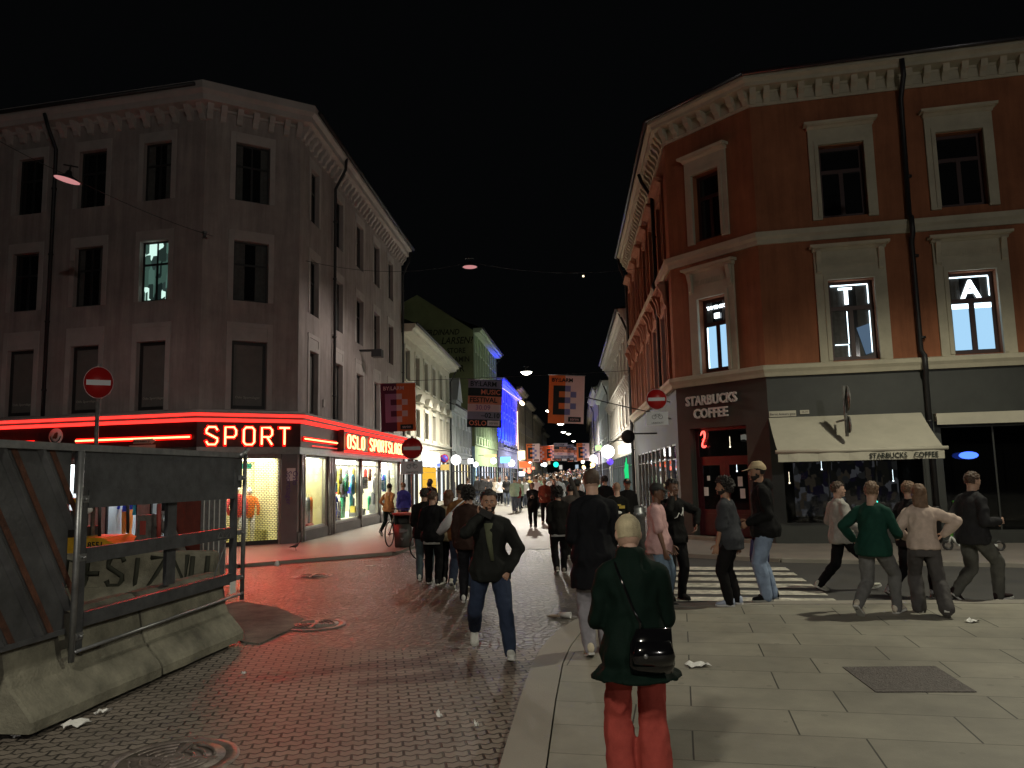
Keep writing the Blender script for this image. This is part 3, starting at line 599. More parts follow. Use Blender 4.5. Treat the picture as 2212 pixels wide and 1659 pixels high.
# street side: pilasters and arcade of scrolled brackets between windows
for a,c in upS:
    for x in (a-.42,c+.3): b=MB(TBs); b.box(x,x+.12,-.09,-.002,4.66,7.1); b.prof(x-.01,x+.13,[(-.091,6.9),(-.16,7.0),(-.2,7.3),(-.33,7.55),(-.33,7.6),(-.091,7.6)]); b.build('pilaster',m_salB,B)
# ground floor glazing
m_dglass=glass('dim_glass',(.5,.52,.52))
m_int=mat('dark_interior',(.03,.028,.025),.9,.1,bump=0); m_lamp=emis('warm_bulb',(1,.85,.6),5.); m_lampc=emis('cold_bulb',(.8,.92,1),5.)
for T,gs in ((TBs,gS),(TBr,gR)):
    for o in gs: box_in(T,o,2.2,m_int,B,lit=False,name='shop_interior'); shopwin(T,o,0,1 if T is TBs else 3,par=B,mf=m_gB if T is TBr else m_alu,gl=m_dglass,top=None if T is TBr else 2.3)
box_in(TBc,(.42,2.3,.14,3.12),2.4,m_int,B,lit=False,name='shop_interior')
# small lit lamps inside the coffee shop
k=0
for T,x,y,z,mm in [(TBc,.9,1.2,2.6,m_lamp),(TBc,1.5,1.7,2.72,m_lamp),(TBc,1.9,1.0,2.5,m_lampc),(TBc,1.3,.9,1.9,m_lampc),(TBc,1.75,1.4,1.95,m_lampc),(TBc,.9,.8,2.0,m_lampc)]+[(TBr,.6+.9*i,1.5+.3*(i%2),1.55+.35*(i%3),m_lampc if i%2 else m_lamp) for i in range(4)]:
    b=MB(T); b.ball((x,y,z),.024,8); b.cyl((x,y,z+.03),(x,y,z+.3),.006,n=4); b.build('ceiling_bulb',mm,B)
for i,(cl,s) in enumerate((((.2,.25,1),2.),((.1,.5,1.),2.),((1,.3,.05),2.),((.8,.9,1),2.5),((.6,.7,.7),1.5))):
    b=MB(TBs); x=LB-1.0-1.4*i; b.box(x-.25,x+.25,.5,.52,1.9-.3*(i%2),2.15-.1*(i%2)); b.build('light_strip',emis('inside_light_%d'%i,cl,s),B)
b=MB(TBr); b.quad((.4,2.1,.6),(3.5,2.1,.6),(3.5,2.1,2.1),(.4,2.1,2.1)); b.build('back_wall',display('dim_cafe_shelves',[(.01,.01,.012),(.03,.03,.03),(.015,.014,.012),(.05,.04,.03),(.01,.01,.01),(.09,.09,.1),(.012,.01,.02)],.5,7,5),B)
b=MB(TBc); b.quad((.5,2.3,.3),(2.2,2.3,.3),(2.2,2.3,3.0),(.5,2.3,3.0)); b.build('back_wall',display('dim_cafe_lights',[(.02,.015,.012),(.05,.04,.03),(.015,.014,.012),(.12,.1,.07),(.02,.02,.02),(.35,.33,.28),(.10,.01,.01)],.6,5,7),B)
# door on the chamfer
dr_=MB(TBc); y=.24
dr_.box(.42,.52,y,y+.06,.14,3.12); dr_.box(2.2,2.3,y,y+.06,.14,3.12); dr_.box(.52,2.2,y,y+.06,2.18,2.32); dr_.box(.52,2.2,y,y+.06,3.04,3.12); dr_.box(1.31,1.41,y,y+.06,.14,2.18)
for x0,x1 in ((.52,1.31),(1.41,2.2)):
    dr_.box(x0,x1,y+.01,y+.05,.14,.86); dr_.box(x0,x0+.1,y+.01,y+.05,.86,2.18); dr_.box(x1-.1,x1,y+.01,y+.05,.86,2.18); dr_.box(x0+.1,x1-.1,y+.01,y+.05,2.08,2.18); dr_.box(x0+.12,x1-.12,y-.005,y+.009,.24,.74)
dd=dr_.build('door',m_red,B); b=MB(TBc); b.quad((.5,y+.03,.8),(2.25,y+.03,.8),(2.25,y+.03,3.1),(.5,y+.03,3.1)); b.build('pane',m_dglass,dd)
b=MB(TBc); b.cyl((1.24,y-.03,1.0),(1.24,y-.03,1.45),.014,n=6); b.cyl((1.48,y-.03,1.0),(1.48,y-.03,1.45),.014,n=6); b.build('handle',m_steel,dd)
for x,z,w,h in ((.72,1.35,.15,.24),(.82,1.72,.1,.13),(1.86,1.62,.15,.26),(1.92,1.3,.16,.26)):
    b=MB(TBc); b.box(x-w/2,x+w/2,y-.006,y-.001,z-h/2,z+h/2); b.build('notice',m_paper if h>.2 else m_white,dd)
b=MB(TBc@TL(.68,y-.04,2.62)); q=[(0,.36),(.03,.44),(.1,.44),(.13,.36),(.12,.28),(.03,.12),(.02,.06),(.05,.02),(.15,.02)]
b.tube([(x,0,z-.02) for x,z in q],.014,6); b.tube([(x-.035 if i<5 else x-.03,0,z-.055) for i,(x,z) in enumerate(q)],.012,6); b.build('neon_sign',emis('red_neon_two',(1,.09,.07),4.),dd)
b=MB(TBc); b.box(.3,2.5,-.35,.2,-.0,.14); b.build('doorstep',mat('door_step',(.22,.19,.15),.8),B)
m_lb=mat('cream_sign_letter',(.66,.6,.57),.6,.05)
text('sign_lettering','STARBUCKS',.37,m_lb,B,TBc@TL(1.25,-.06,3.77),ext=.03,off=.008,sx=.86); text('sign_lettering','COFFEE',.37,m_lb,B,TBc@TL(1.22,-.06,3.40),ext=.03,off=.008,sx=.9)
# awnings
m_aw=mat('cream_awning_canvas',(.50,.47,.385),.85,.08,1.5,.1,40)
for s0,s1,lab in ((.0,3.62,'cream canvas awning lettered along its front edge over the coffee shop window'),):
    aw=thing('awning',lab,'awning',group='cream shop awnings'); p=1.5; 
    b=MB(TBr); n=14
    zo=2.33 if s0<1 else 2.6
    for i in range(n):
        t0,t1=i/n,(i+1)/n; zz=lambda t:3.24-(3.24-zo)*t-.05*math.sin(math.pi*t)
        b.quad((s0,-p*t0-.05,zz(t0)),(s0,-p*t1-.05,zz(t1)),(s1,-p*t1-.05,zz(t1)),(s1,-p*t0-.05,zz(t0)))
        b.quad((s0,-p*t0-.05,zz(t0)+.008),(s1,-p*t0-.05,zz(t0)+.008),(s1,-p*t1-.05,zz(t1)+.008),(s0,-p*t1-.05,zz(t1)+.008))
    b.build('canvas',m_aw,aw)
    b=MB(TBr); b.cyl((s0-.05,-p-.06,zo),(s1+.08,-p-.06,zo),.045,n=12); b.build('front_bar',m_aw,aw)
    b=MB(TBr); k=16
    for i in range(k):
        x0,x1=s0+(s1-s0)*i/k,s0+(s1-s0)*(i+1)/k; w=lambda x:.012*sin(x*9); b.quad((x0,-p-.07+w(x0),zo-.04),(x1,-p-.07+w(x1),zo-.04),(x1,-p-.065+w(x1)*2,zo-.24),(x0,-p-.065+w(x0)*2,zo-.24)); 
    b.build('valance',m_aw,aw)
    b=MB(TBr); b.cyl((s0+.3,-.1,3.0),(s0+.3,-p,zo),.018,n=6); b.cyl((s1-.3,-.1,3.0),(s1-.3,-p,zo),.018,n=6); b.build('arm',m_iron,aw)
    if s0<1: [text('valance_lettering',w_,.17,mat('dark_green_print',(.02,.025,.02),.8,0,bump=0),aw,TBr@TL(x_,-p-.1,zo-.2),sx=.88,off=.003) for w_,x_ in (('STARBUCKS',2.42),('COFFEE',3.22))]
aw=thing('awning','rolled up cream awning seen as a thin strip at the right edge','awning',group='cream shop awnings'); b=MB(TBr); b.box(3.9,8.2,-.24,-.004,3.02,3.2); b.build('cassette',m_aw,aw); b=MB(TBr); b.box(3.9,8.2,-.26,-.24,2.92,3.12); b.build('front_bar',m_aw,aw); b=MB(TBr); b.box(4.0,8.1,-.2,-.05,2.96,3.018); b.build('rolled_canvas',m_aw,aw)
sg=thing('street_name_sign','cream enamel street name plate with house number plate above the awning','sign')
b=MB(TBr); b.box(.02,.68,-.03,-.004,3.27,3.42); b.box(.78,1.0,-.03,-.004,3.32,3.42); b.build('plate',m_plA,sg); text('lettering','Bernt Ankers gate',.085,m_black,sg,TBr@TL(.35,-.035,3.31)); text('lettering','15-19',.06,m_black,sg,TBr@TL(.89,-.035,3.35))
b=MB(TBr); b.add([(4.55+.2*cos(R(q)),-.25,2.16+.08*sin(R(q))) for q in range(0,360,20)],[tuple(range(18))]); b.ball((4.55,-.2,2.16),(.22,.04,.09),14)
o=b.build('oval_sign',emis('blue_oval_neon',(.05,.13,1.),3.)); tag(o,'small glowing blue oval sign hanging under the second awning','sign')
# ================= the rest of the street =================
def sx(x,P,d,y=1024):
    r=ray(x,y); n=V((-d.y,d.x,0)); t=(V((P.x,P.y,0))-V((0,0,0))).dot(n)/r.dot(n); return (r*t-V((P.x,P.y,0))).dot(d)
def zx(x,y,P,d):
    r=ray(x,y); n=V((-d.y,d.x,0)); t=V((P.x,P.y,0)).dot(n)/r.dot(n); return H_+r.z*t
def house(label,P,d,L,z,wm,tm,rows,n,shop=None,gz=3.9,eave=.5,fm=None,glow=None,pil=False,left=True,dep=8,name='town_house',corb=False,side=None,ped=None,pane=None,base=.4):
    h=thing(name,label,'building'); T=frame(P,d); r0=rise(P.y)
    sp=L/n; ww=min(1.15,sp*.45); pos=[(sp*(i+.5)-ww/2,sp*(i+.5)+ww/2) for i in range(n)]
    b=MB(T); wall(b,L,-.5,z,[(a,c,e,f,.22) for a,c in pos for e,f in rows]+([(.4,L-.4,base,2.9,.3)] if shop else []))
    for X in (0,L): b.quad((X,0,-.5),(X,dep,-.5),(X,dep,z),(X,0,z))
    b.build('wall',wm,h)
    b=MB(T); cornice(b,T,L,z,eave,.5,.6,corb=corb); b.build('cornice',tm,h); b=MB(T); b.prof(0,L,[(-.002,gz),(-.12,gz),(-.16,gz+.12),(-.002,gz+.16)]); b.build('ledge',tm,h)
    b=MB(T); b.add([(0,-eave,z+.5),(L,-eave,z+.5),(L,3.5,z+2.3),(0,3.5,z+2.3),(0,dep,z+2.3),(L,dep,z+2.3)],[(0,1,2,3),(3,2,5,4)]); b.build('roof',m_roof,h)
    for a,c in pos:
        for k,(e,f) in enumerate(rows):
            window(h,T,a,c,e,f,.2,fm or m_fA,pane or m_dark,cross=True,transom=.66,fr=.06)
            b=MB(T); w=.13; b.box(a-w,a-.002,-.05,-.001,e-.05,f); b.box(c+.002,c+w,-.05,-.001,e-.05,f); b.box(a-w,c+w,-.07,-.001,f+.002,f+.18); b.box(a-w,c+w,-.08,-.001,e-.16,e-.052)
            if ped==k: b.add([(a-.25,-.05,f+.35),(c+.25,-.05,f+.35),((a+c)/2,-.05,f+.85),(a-.25,-.3,f+.35),(c+.25,-.3,f+.35),((a+c)/2,-.3,f+.85)],[(0,1,4,3),(0,3,5,2),(1,2,5,4),(3,4,5)]); 
            b.build('window_surround',tm,h)
    if pil:
        for i in range(n+1): b=MB(T); x=min(max(sp*i,.15),L-.15); b.box(x-.13,x+.13,-.12,-.001,gz+.17,z-.002); b.build('pilaster',tm,h)
    if shop:
        b=MB(T); y=.2; b.quad((.4,y,base),(L-.4,y,base),(L-.4,y,2.9),(.4,y,2.9)); b.build('lit_shop_window',shop,h)
        b=MB(T); k=max(2,int(L/1.9))
        for i in range(k+1): x=.4+(L-.8)*i/k; b.box(x-.07,x+.07,.02,.19,base+.001,2.899)
        b.box(.47,L-.47,.03,.18,2.3,2.36); b.build('mullion',m_iron,h)
    pipe(h,T,[(L-.15,-eave,z+.45),(L-.15,-.12,z-.6),(L-.15,-.1,.2)],.055)
    b=MB(T); b.cyl((0,-eave-.08,z+.5),(L,-eave-.08,z+.5),.07,n=8); b.build('gutter',mat('zinc_gutter'),h)
    return h,T
warmw=[(1,.96,.85),(.35,.34,.3),(1,.9,.6),(.9,1,1),(.15,.15,.14),(.7,.75,.8),(1,.8,.35),(.55,.55,.5)]
coldw=[(.85,.95,1),(.25,.3,.35),(.6,.8,1),(1,1,1),(.08,.09,.12),(.4,.6,.9),(.9,.9,1),(.2,.4,.7),(1,.7,.6)]
m_cr=mat('cream_render',(.55,.52,.42),.9,.1,1,.2); m_crt=mat('cream_trim',(.62,.6,.5),.85,.08,2,.1)
s0=14.97; Lb=30.7-s0
h,T=house('cream two storey house with small pediments over its windows beside the sport shop house',P2+DS*s0,DS,Lb,9.2,m_cr,m_crt,[(7.0,8.6),(4.15,5.65)],6,display('cream_house_window',warmw,1.6,1.2,.6),gz=3.85,ped=1,eave=.7)
b=MB(T); b.box(5.2,9.8,-.25,-.003,2.55,3.4); b.build('lightbox_sign',emis('white_lightbox',(1,1,.98),2.6),h)
b=MB(T); b.box(5.3,9.7,-.03,.0,.6,2.5); 
b.build('yellow_panel',emis('yellow_lit_panel',(1,.55,.05),1.0),h)
b=MB(T); 
for z in (1.0,1.4,1.8,2.2): b.box(5.3,9.7,-.05,-.032,z,z+.03)
b.build('slats',mat('ochre_slat',(.4,.22,.04),.7),h)
m_nw=mat('white_render',(.62,.66,.66),.9,.08,1,.15)
h,T=house('small white house with a pointed dormer squeezed beside the green gable',P2+DS*30.75,DS,11.4,6.5,m_nw,m_nw,[(4.3,5.6)],6,display('white_house_window',warmw,1.8,1.5,.5),gz=3.6,pil=True,eave=.4)
b=MB(T); b.box(2.7,5.2,-.1,1.4,6.9,7.6); b.add([(2.5,-.2,7.6),(5.4,-.2,7.6),(3.95,-.2,9.4),(2.5,2,7.6),(5.4,2,7.6),(3.95,2,9.4)],[(0,1,2),(0,2,5,3),(1,4,5,2)]); b.build('dormer',m_nw,h)
b=MB(T); b.add([(0,.2,7.2),(2.6,.2,7.2),(2.6,3,9.6),(0,3,9.6)],[(0,1,2,3)]); b.build('dark_roof',m_roof,h)
# green house with painted gable
dg=V((sin(R(5.7)),cos(R(5.7)),0)); Q=P2+DS*45.3
Lg=sx(1074.6,Q,dg); zg=zx(1030,716,Q,dg)
m_gr=mat('green_render',(.40,.55,.30),.9,.1,.8,.2); m_grt=mat('green_trim',(.40,.52,.34),.85,.08,2,.1); m_gg=mat('olive_gable_render',(.20,.225,.10),.9,.25,.3,.2)
fz=zg-.6
h,T=house('tall green house with a big painted gable wall and closely set windows',Q,dg,Lg,fz,m_gr,m_grt,[(10.6,13.2),(5.6,8.6)],9,display('green_house_window',coldw,1.7,.8,.45),gz=4.7,pil=True,eave=.8,base=.9)
Tg=frame(Q+V((-12,.83,0)),V((12,-.83,0))); zr=zx(897,637,Q,V((12,-.83,0)).normalized())
b=MB(Tg); Lg2=12.03; b.add([(0,-.02,0),(Lg2,-.02,0),(Lg2,-.02,fz+.3),(Lg2-5.1,-.02,zr),(0,-.02,fz+.2)],[(0,1,2,3,4)]); b.build('gable_wall',m_gg,h)
b=MB(Tg); b.quad((Lg2-.5,-.03,0),(Lg2,-.03,0),(Lg2,-.03,4.6),(Lg2-.5,-.03,4.6)); b.build('painted_corner',mat('pale_blue_paint',(.3,.45,.6),.8,.2),h)
b=MB(Tg); b.add([(Lg2-5.1,-.05,zr),(Lg2+.1,-.05,fz+.3),(Lg2+.1,14,fz+.3),(Lg2-5.1,14,zr)],[(0,1,2,3)]); b.add([(-.5,-.05,fz),(Lg2-5.1,-.05,zr),(Lg2-5.1,14,zr),(-.5,14,fz)],[(0,1,2,3)]); b.build('roof',m_roof,h)
m_faded=mat('faded_black_lettering',(.022,.025,.012),.9,.3,2,.1)
for s,x,z,sz in (('FERDINAND',-2.97,14.75,.72),('LARSEN?',-1.5,13.9,.88),('STORE',-1.55,13.05,.66),('DAMIN',-1.25,12.25,.66),('TYR',-1.5,11.35,.85)):
    text('lettering',s,sz,m_faded,h,Tg@TL(Lg2+x,-.04,z),shear=.25 if z>13.5 else 0,sx=.85,off=.015)
# blue floodlit house
Q2=Q+dg*(Lg+.02); Lb2=sx(1118.5,Q2,dg); zb=zx(1086,829,Q2,dg)
h,T=house('tall house front floodlit in deep blue with slender pilasters',Q2,dg,Lb2,zb-.6,mat('blue_lit_render',(.20,.22,.42),.8,.08),mat('blue_lit_column',(.38,.4,.62),.8,.08),[(9.6,zb-2.2),(6.2,8.8)],8,display('blue_house_window',coldw,2.,.7,.45),gz=5.0,pil=True,eave=.9,base=.9)  # wall and column colours hold the blue floodlight's tint
for i in range(7):
    x=Lb2*(i+.5)/7
    fx=MB(T); fx.box(x-.2,x+.2,-.9,-.6,5.15,5.35); fx.build('floodlight',m_iron,h)
    l=D.lights.new('blue_flood','SPOT'); l.energy=8500 if i<6 else 1500; l.color=(.0,.012,1) if i<6 else (1,.5,.3); l.spot_size=R(110); l.spot_blend=.6; l.shadow_soft_size=.15
    lo_=D.objects.new('blue_flood',l); COL.objects.link(lo_); lo_.parent=h; lo_.matrix_world=T@TL(x,-.95,5.5)@Matrix.Rotation(R(165),4,'X')
b=MB(T); b.tube([(Lb2-.8,-.2,5.5),(Lb2-.8,-.2,zb-2)],.05,5); b.tube([(.6,-.2,zb-.9),(Lb2,-1.1,zb-.8)],.02,4); b.build('light_strip',emis('warm_white_strip',(1,.7,.5),2.5),h)
for i in range(2): b=MB(T); b.ball((Lb2-1-i*1.8,-1.0,zb-1.0),.28,8); b.build('cornice_lamp',emis('warm_cornice_lamp',(1,.75,.5),5.),h)
# darker houses beyond, left
m_br=mat('brown_stone',(.24,.21,.15),.9,.15,.5,.2); m_brt=mat('brown_trim',(.30,.27,.2),.85,.1)
Q3=Q2+dg*(Lb2+.02); Pn=Q3; zt=zx(1119,838,Q3,dg)
for i,(xe,lab,hh,mm) in enumerate(((1136,'tall brown house after the blue front',0,m_br),(1152,'grey brown house further along the left side',-1.0,mat('grey_stone',(.17,.16,.14),.9,.15)),(1172,'dim house far along the left side of the street',-2.2,m_br),(1183,'farthest pale narrow house on the left side',-4,mat('pale_stone',(.3,.3,.27),.9,.1)))):
    L_=sx(xe,Pn,dg); L_=min(L_,70)
    house(lab,Pn,dg,L_,zt-.6+hh+i*.2,mm,m_brt,[(9.8,12.2),(5.8,8.2)],max(5,int(L_/4)) if i<3 else 6,display('far_window_%d'%i,warmw,1.5,.7,.35),gz=4.6,eave=.7,base=1.1,dep=10)
    Pn=Pn+dg*(L_+.02)
# right side beyond B
m_cc=mat('warm_cream_render',(.50,.46,.40),.9,.1,1,.15); m_cw=mat('off_white_trim',(.58,.56,.52),.85,.08)
def right(label,sa,sb,z,wm,tm,rows,n,shop,d=DS,O=P3,**k):
    return house(label,O+d*sb,-d,sb-sa,z,wm,tm,rows,n,shop,left=False,**k)
h,T=right('cream house with scrolled brackets next to the orange corner house',14.55,34.3,9.4,m_cc,m_cw,[(6.9,8.9),(4.5,6.1)],8,display('bright_white_shop',[(1,1,1),(.8,1,.95),(.9,1,.95),(.5,.9,.75),(1,1,1),(.3,.4,.38),(.6,.95,.8)],2.6,.9,.5),gz=4.1,corb=True,eave=.55)
b=MB(T); 
for i in range(20): b.prof(.6+i*.98,.8+i*.98,[(-.01,6.1),(-.1,6.15),(-.3,6.5),(-.3,6.58),(-.01,6.58)])
b.box(0,19.7,-.34,-.003,6.58,6.7); b.build('bracket_course',m_cw,h)
gs=thing('green_shop_poster','bright green star shaped lit poster in the white shop window on the right','poster'); b=MB(T@TL(15.8,-.12,1.75)); pts=[]
for i in range(18): r_=(1.25 if i%2 else 1.6)*(1 if i%3 else .85); pts.append((r_*cos(R(20*i)),-r_*.62*sin(R(20*i))))
b.add([(p[0],-.03,p[1]) for p in pts]+[(p[0],0,p[1]) for p in pts],[tuple(range(18))]+[(i,(i+1)%18,(i+1)%18+18,i+18) for i in range(18)]); b.build('sheet',emis('green_poster_light',(.02,.75,.22),1.),gs)
b=MB(T); b.box(15.5,18.6,-.5,-.02,2.95,3.35); b.build('lightbox_sign',emis('white_lightbox'  ,(1,1,.98),2.6),h)
h,T=right('pale blue lit house on the right side of the street',34.35,50,8.3,mat('bluish_render',(.38,.45,.58),.9,.1),m_nw,[(4.9,6.6)],6,display('blue_white_shop',coldw,2.4,.9,.5),gz=4.,eave=.5,pil=True)
h,T=right('lilac grey gabled house on the right side of the street',50.05,66,9.6,mat('lilac_render',(.33,.3,.36),.9,.1),m_cw,[(5.0,7.6)],4,display('lilac_house_shop',warmw+coldw,1.8,.8,.45),gz=4.3,eave=.6)
d2=V((sin(R(5.2)),cos(R(5.2)),0)); O2=P3+DS*66.1
for i,(a,c,z) in enumerate(((0,26,9.6),(26.1,58,11.),(58.1,105,12))):
    right(('dim grey house beyond the lilac gable','dim tall house near the far right end','farthest dark house on the right side')[i],a,c,z,mat('dim_grey_render_%d'%i,(.17-.03*i,.165-.03*i,.17-.03*i),.9,.12),m_brt,[(5.4,8.)],7,display('far_right_window_%d'%i,warmw+coldw,1.6,.8,.4),d=d2,O=O2,gz=4.4,eave=.5,base=.8)
e=thing('distant_house','dark distant house front closing the end of the street','building'); b=MB(); rd=random.Random(2); x=0
while x<70: w=rd.uniform(6,11); hz=rd.uniform(5.5,11); b.box(x,x+w,262,272,0,hz); b.add([(x,262,hz),(x+w,262,hz),(x+w,272,hz),(x,272,hz),(x,267,hz+2.5),(x+w,267,hz+2.5)],[(0,1,5,4),(3,4,5,2),(0,4,3),(1,2,5)]); x+=w
b.build('wall',mat('faint_glow_far_wall',(.3,.3,.31),.9,emit=(1,.9,.8),es=.0012),e)  # weak emission stands in for ambient light on the wall
for i in range(16): b=MB(); x=rd.uniform(2,60); z=rd.choice((3.2,5.0)); b.box(x,x+1,261.9,262,z+.6,z+2); b.build('lit_window',emis('far_lit_window_%d'%(i%3),((1,.8,.5),(1,.95,.85),(.7,.85,1))[i%3],.6),e)
# globe lamps and small lit signs on the fronts
def globe(x,y,Y,r,label,c=(1,.98,.95),s=5.,side=-1,name='globe_lamp'):
    p=at(x,y,Y); t=thing(name,label,'lamp',tuple(p)); b=MB(); b.ball((0,0,0),r,14); b.build('globe',emis('globe_white_%.1f'%s,c,s),t)
    b=MB(); b.tube([(0,0,r),(0,0,r+.12),(side*.5,0,r+.2),(side*1.2,0,r+.2)],.02,5); b.build('bracket',m_iron,t); return t
globe(985,993,35,.23,'white globe lamp by the small white house',side=-1); globe(1066,995,62,.25,'left globe lamp under the green facade'); globe(1105,1000,70,.31,'right globe lamp under the green facade')
globe(1313,975,36,.31,'big glowing white globe lamp on the right hand shops',side=1,s=6.); globe(1282,990,62,.3,'twin white lamp glow further along on the right',side=1); globe(1028,1003,60,.2,'small lamp on the painted gable corner')
def lsign(x0,x1,y0,y1,Y,c,s,label,name='lit_sign'):
    a=at(x0,y1,Y); e=at(x1,y0,Y); b=MB(); b.box(a.x,e.x,Y-.06,Y+.06,a.z,e.z); o=b.build(name,emis('sign_light_%.2f_%.2f_%.2f'%c,c,s)); return tag(o,label,'sign')
lsign(1046,1072,981,987,58,(1,.45,.2),2.5,'slim orange lit sign over the green house door'); lsign(1081,1103,986,1000,66,(.2,.6,1),2.2,'cyan and white lit sign between the globe lamps')
lsign(1011,1022,990,1001,38,(1,1,1),3,'small white script sign at the white house'); lsign(1119,1134,973,992,92,(1,.85,.5),2.6,'warm lit projecting sign after the blue house')
lsign(1122,1147,996,1010,90,(1,.16,.05),1.6,'orange red lit shop front far down the left'); lsign(1121,1133,1018,1028,80,(.8,.85,1),2.6,'white screen sign on the left pavement')
lsign(1287,1299,962,972,50,(.5,1,.3),1.8,'green and yellow flag like lit sign on the right'); lsign(944,950,1000,1008,30,(.15,.2,1),2,'small blue lit sign by the cream house')
rl_=random.Random(8)
for i in range(34):  # small glowing balls added at random to brighten the far street
    left=i%2; x=rl_.uniform(1122,1180) if left else rl_.uniform(1258,1300); y=rl_.uniform(985,1022); Y=rl_.uniform(70,150); p=at(x,y,Y); k=i%4
    b=MB(TL(*p)); b.ball((0,0,0),rl_.uniform(.12,.26),8); w_=('warm white','cold white','amber','red')[k]
    tag(b.build('added_glow',emis('far_added_glow_%d'%k,((1,.9,.7),(.85,.93,1),(1,.6,.2),(1,.15,.08))[k],5.)),'tiny %s glow added along the far %s side of the street'%(w_,'left' if left else 'right'),'lamp','tiny added glows along the far street')
p=at(1201,1003,120); b=MB(TL(*p)); b.ball((0,0,0),.42,10); o=b.build('traffic_light',emis('green_signal',(.02,.75,.5),2.2)); tag(o,'green traffic signal glowing at the far end of the street','traffic light')
for x,y,Y in ((1233,1030,85),(1248,1028,88),(1222,1031,80),(1209,1027,95)):
    p=at(x,y,Y); b=MB(TL(*p)); b.box(-.9,.9,-.3,.3,-.18,.18); tag(b.build('awning_light',emis('violet_white_light',(.8,.7,1),2.4)),'low violet white stall light glowing above the far crowd','light',group='stall lights above the crowd')
# ---------------- span wire pendant lamps ----------------
m_pink=emis('pinkish_lens',(1,.42,.42),.55); m_lens=emis('lamp_lens',(1,.97,.82),14)
m_shade=mat('lamp_shade_enamel',(.03,.03,.03),.4,.1)
def pendant(loc,label,lens,power,color,tilt=0,span=None,size=170,r=.28,kind='SPOT',soft=.12):
    t=thing('span_lamp',label,'street lamp',tuple(loc)); t.rotation_euler=(0,tilt,0)
    b=MB(); b.lathe([(.0,.2),(.05,.2),(.07,.12),(.12,.08),(r*.75,.05),(r,0),(r-.015,-.01),(r-.03,.01)],n=28); b.cyl((0,0,.2),(0,0,.34),.02,n=6); b.box(-.16,.16,-.012,.012,.30,.33); b.build('shade',m_shade,t)
    b=MB(); b.lathe([(0,-r*.5),(r*.45,-r*.42),(r*.75,-r*.22),(r-.03,-.008),(r-.03,.0),(0,.0)] if lens is not m_pink else [(0,-.012),(r-.03,-.008),(r-.03,.0),(0,.0)],n=24); b.build('lens',lens,t)
    if power:
        l=D.lights.new('lamp_light',kind); l.energy=power; l.color=color; l.shadow_soft_size=soft
        if kind=='SPOT': l.spot_size=R(size); l.spot_blend=.45
        o=D.objects.new('lamp_light',l); COL.objects.link(o); o.parent=t; o.location=(0,0,-r*.5-.08)
    return t
pendant(at(145,388,15.8),'unlit looking pink pendant lamp hanging in front of the grey house',m_pink,90,(1,.75,.7),R(12))
pendant(at(1015,576,27),'pink pendant lamp hanging over the street mouth',m_pink,480,(1,.9,.82),size=172)
for i,(x,y,Y,lab,r) in enumerate(((1137,803,45,'nearest bright pendant lamp above the street beside the third banner',.36),(1187,886,75,'second bright pendant lamp down the street',.42),(1211,915,95,'third bright lamp low beside the right banner edge',.42),(1217,932,110,'left lamp of the far close pair',.38),(1228,936,114,'right lamp of the far close pair',.38),(1239,952,135,'farthest tiny bright lamp above the crowd',.36))):
    pendant(at(x,y,Y),lab,m_lens,(6200,7000,6000,4000,4000,4000)[i],(1,.93,.8),r=r)
pendant((8.7,11.4,8.7),'lamp over the plaza outside the right edge',m_lens,1750,(1,.95,.73),size=152,soft=.16)
pendant((-3.2,-3.5,8.6),'lamp over the crossing behind the viewer',m_lens,2300,(1,.93,.76),size=176,soft=.4)
pendant((9,-17,9),'added fill lamp far behind the viewer, out of view',m_lens,3300,(1,.95,.88),kind='POINT',soft=.3)  # unseen lamp added to brighten the house fronts
def wire(a,c,label,sag=.25,r=.008):
    a,c=V(a),V(c); b=MB(); b.tube([a.lerp(c,i/10)-V((0,0,sag*4*(i/10)*(1-i/10))) for i in range(11)],r,4); return tag(b.build('span_wire',m_iron),label,'cable')
w1=at(145,378,15.8); wire(at(0,305,15.2),w1,'thin wire left of the pink lamp before the grey house',.02); wire(w1,P1+V((.3,.0,9.1)),'thin wire running right from the pink lamp to the grey house corner',.1)
w2=at(1015,566,27); wire(P2+DS*.6+V((0,0,8.9)),w2,'long wire from the grey house to the street mouth lamp',.35); wire(w2,P3+DS*6+V((0,0,9.6)),'wire from the street mouth lamp to the orange house',.3)
b=MB(TL(*(P1+V((.1,-.12,9.1))))); b.lathe([(.08,-.1),(.02,0),(.08,.1)],n=10); tag(b.build('wall_anchor',m_steel),'small wire anchor ring on the grey house corner','anchor')
p=at(1260,596,200); b=MB(TL(*p)); b.ball((0,0,0),.28,8); tag(b.build('tower_light',emis('beacon',(1,.8,.5),3)),'tiny distant beacon light high over the street','light')
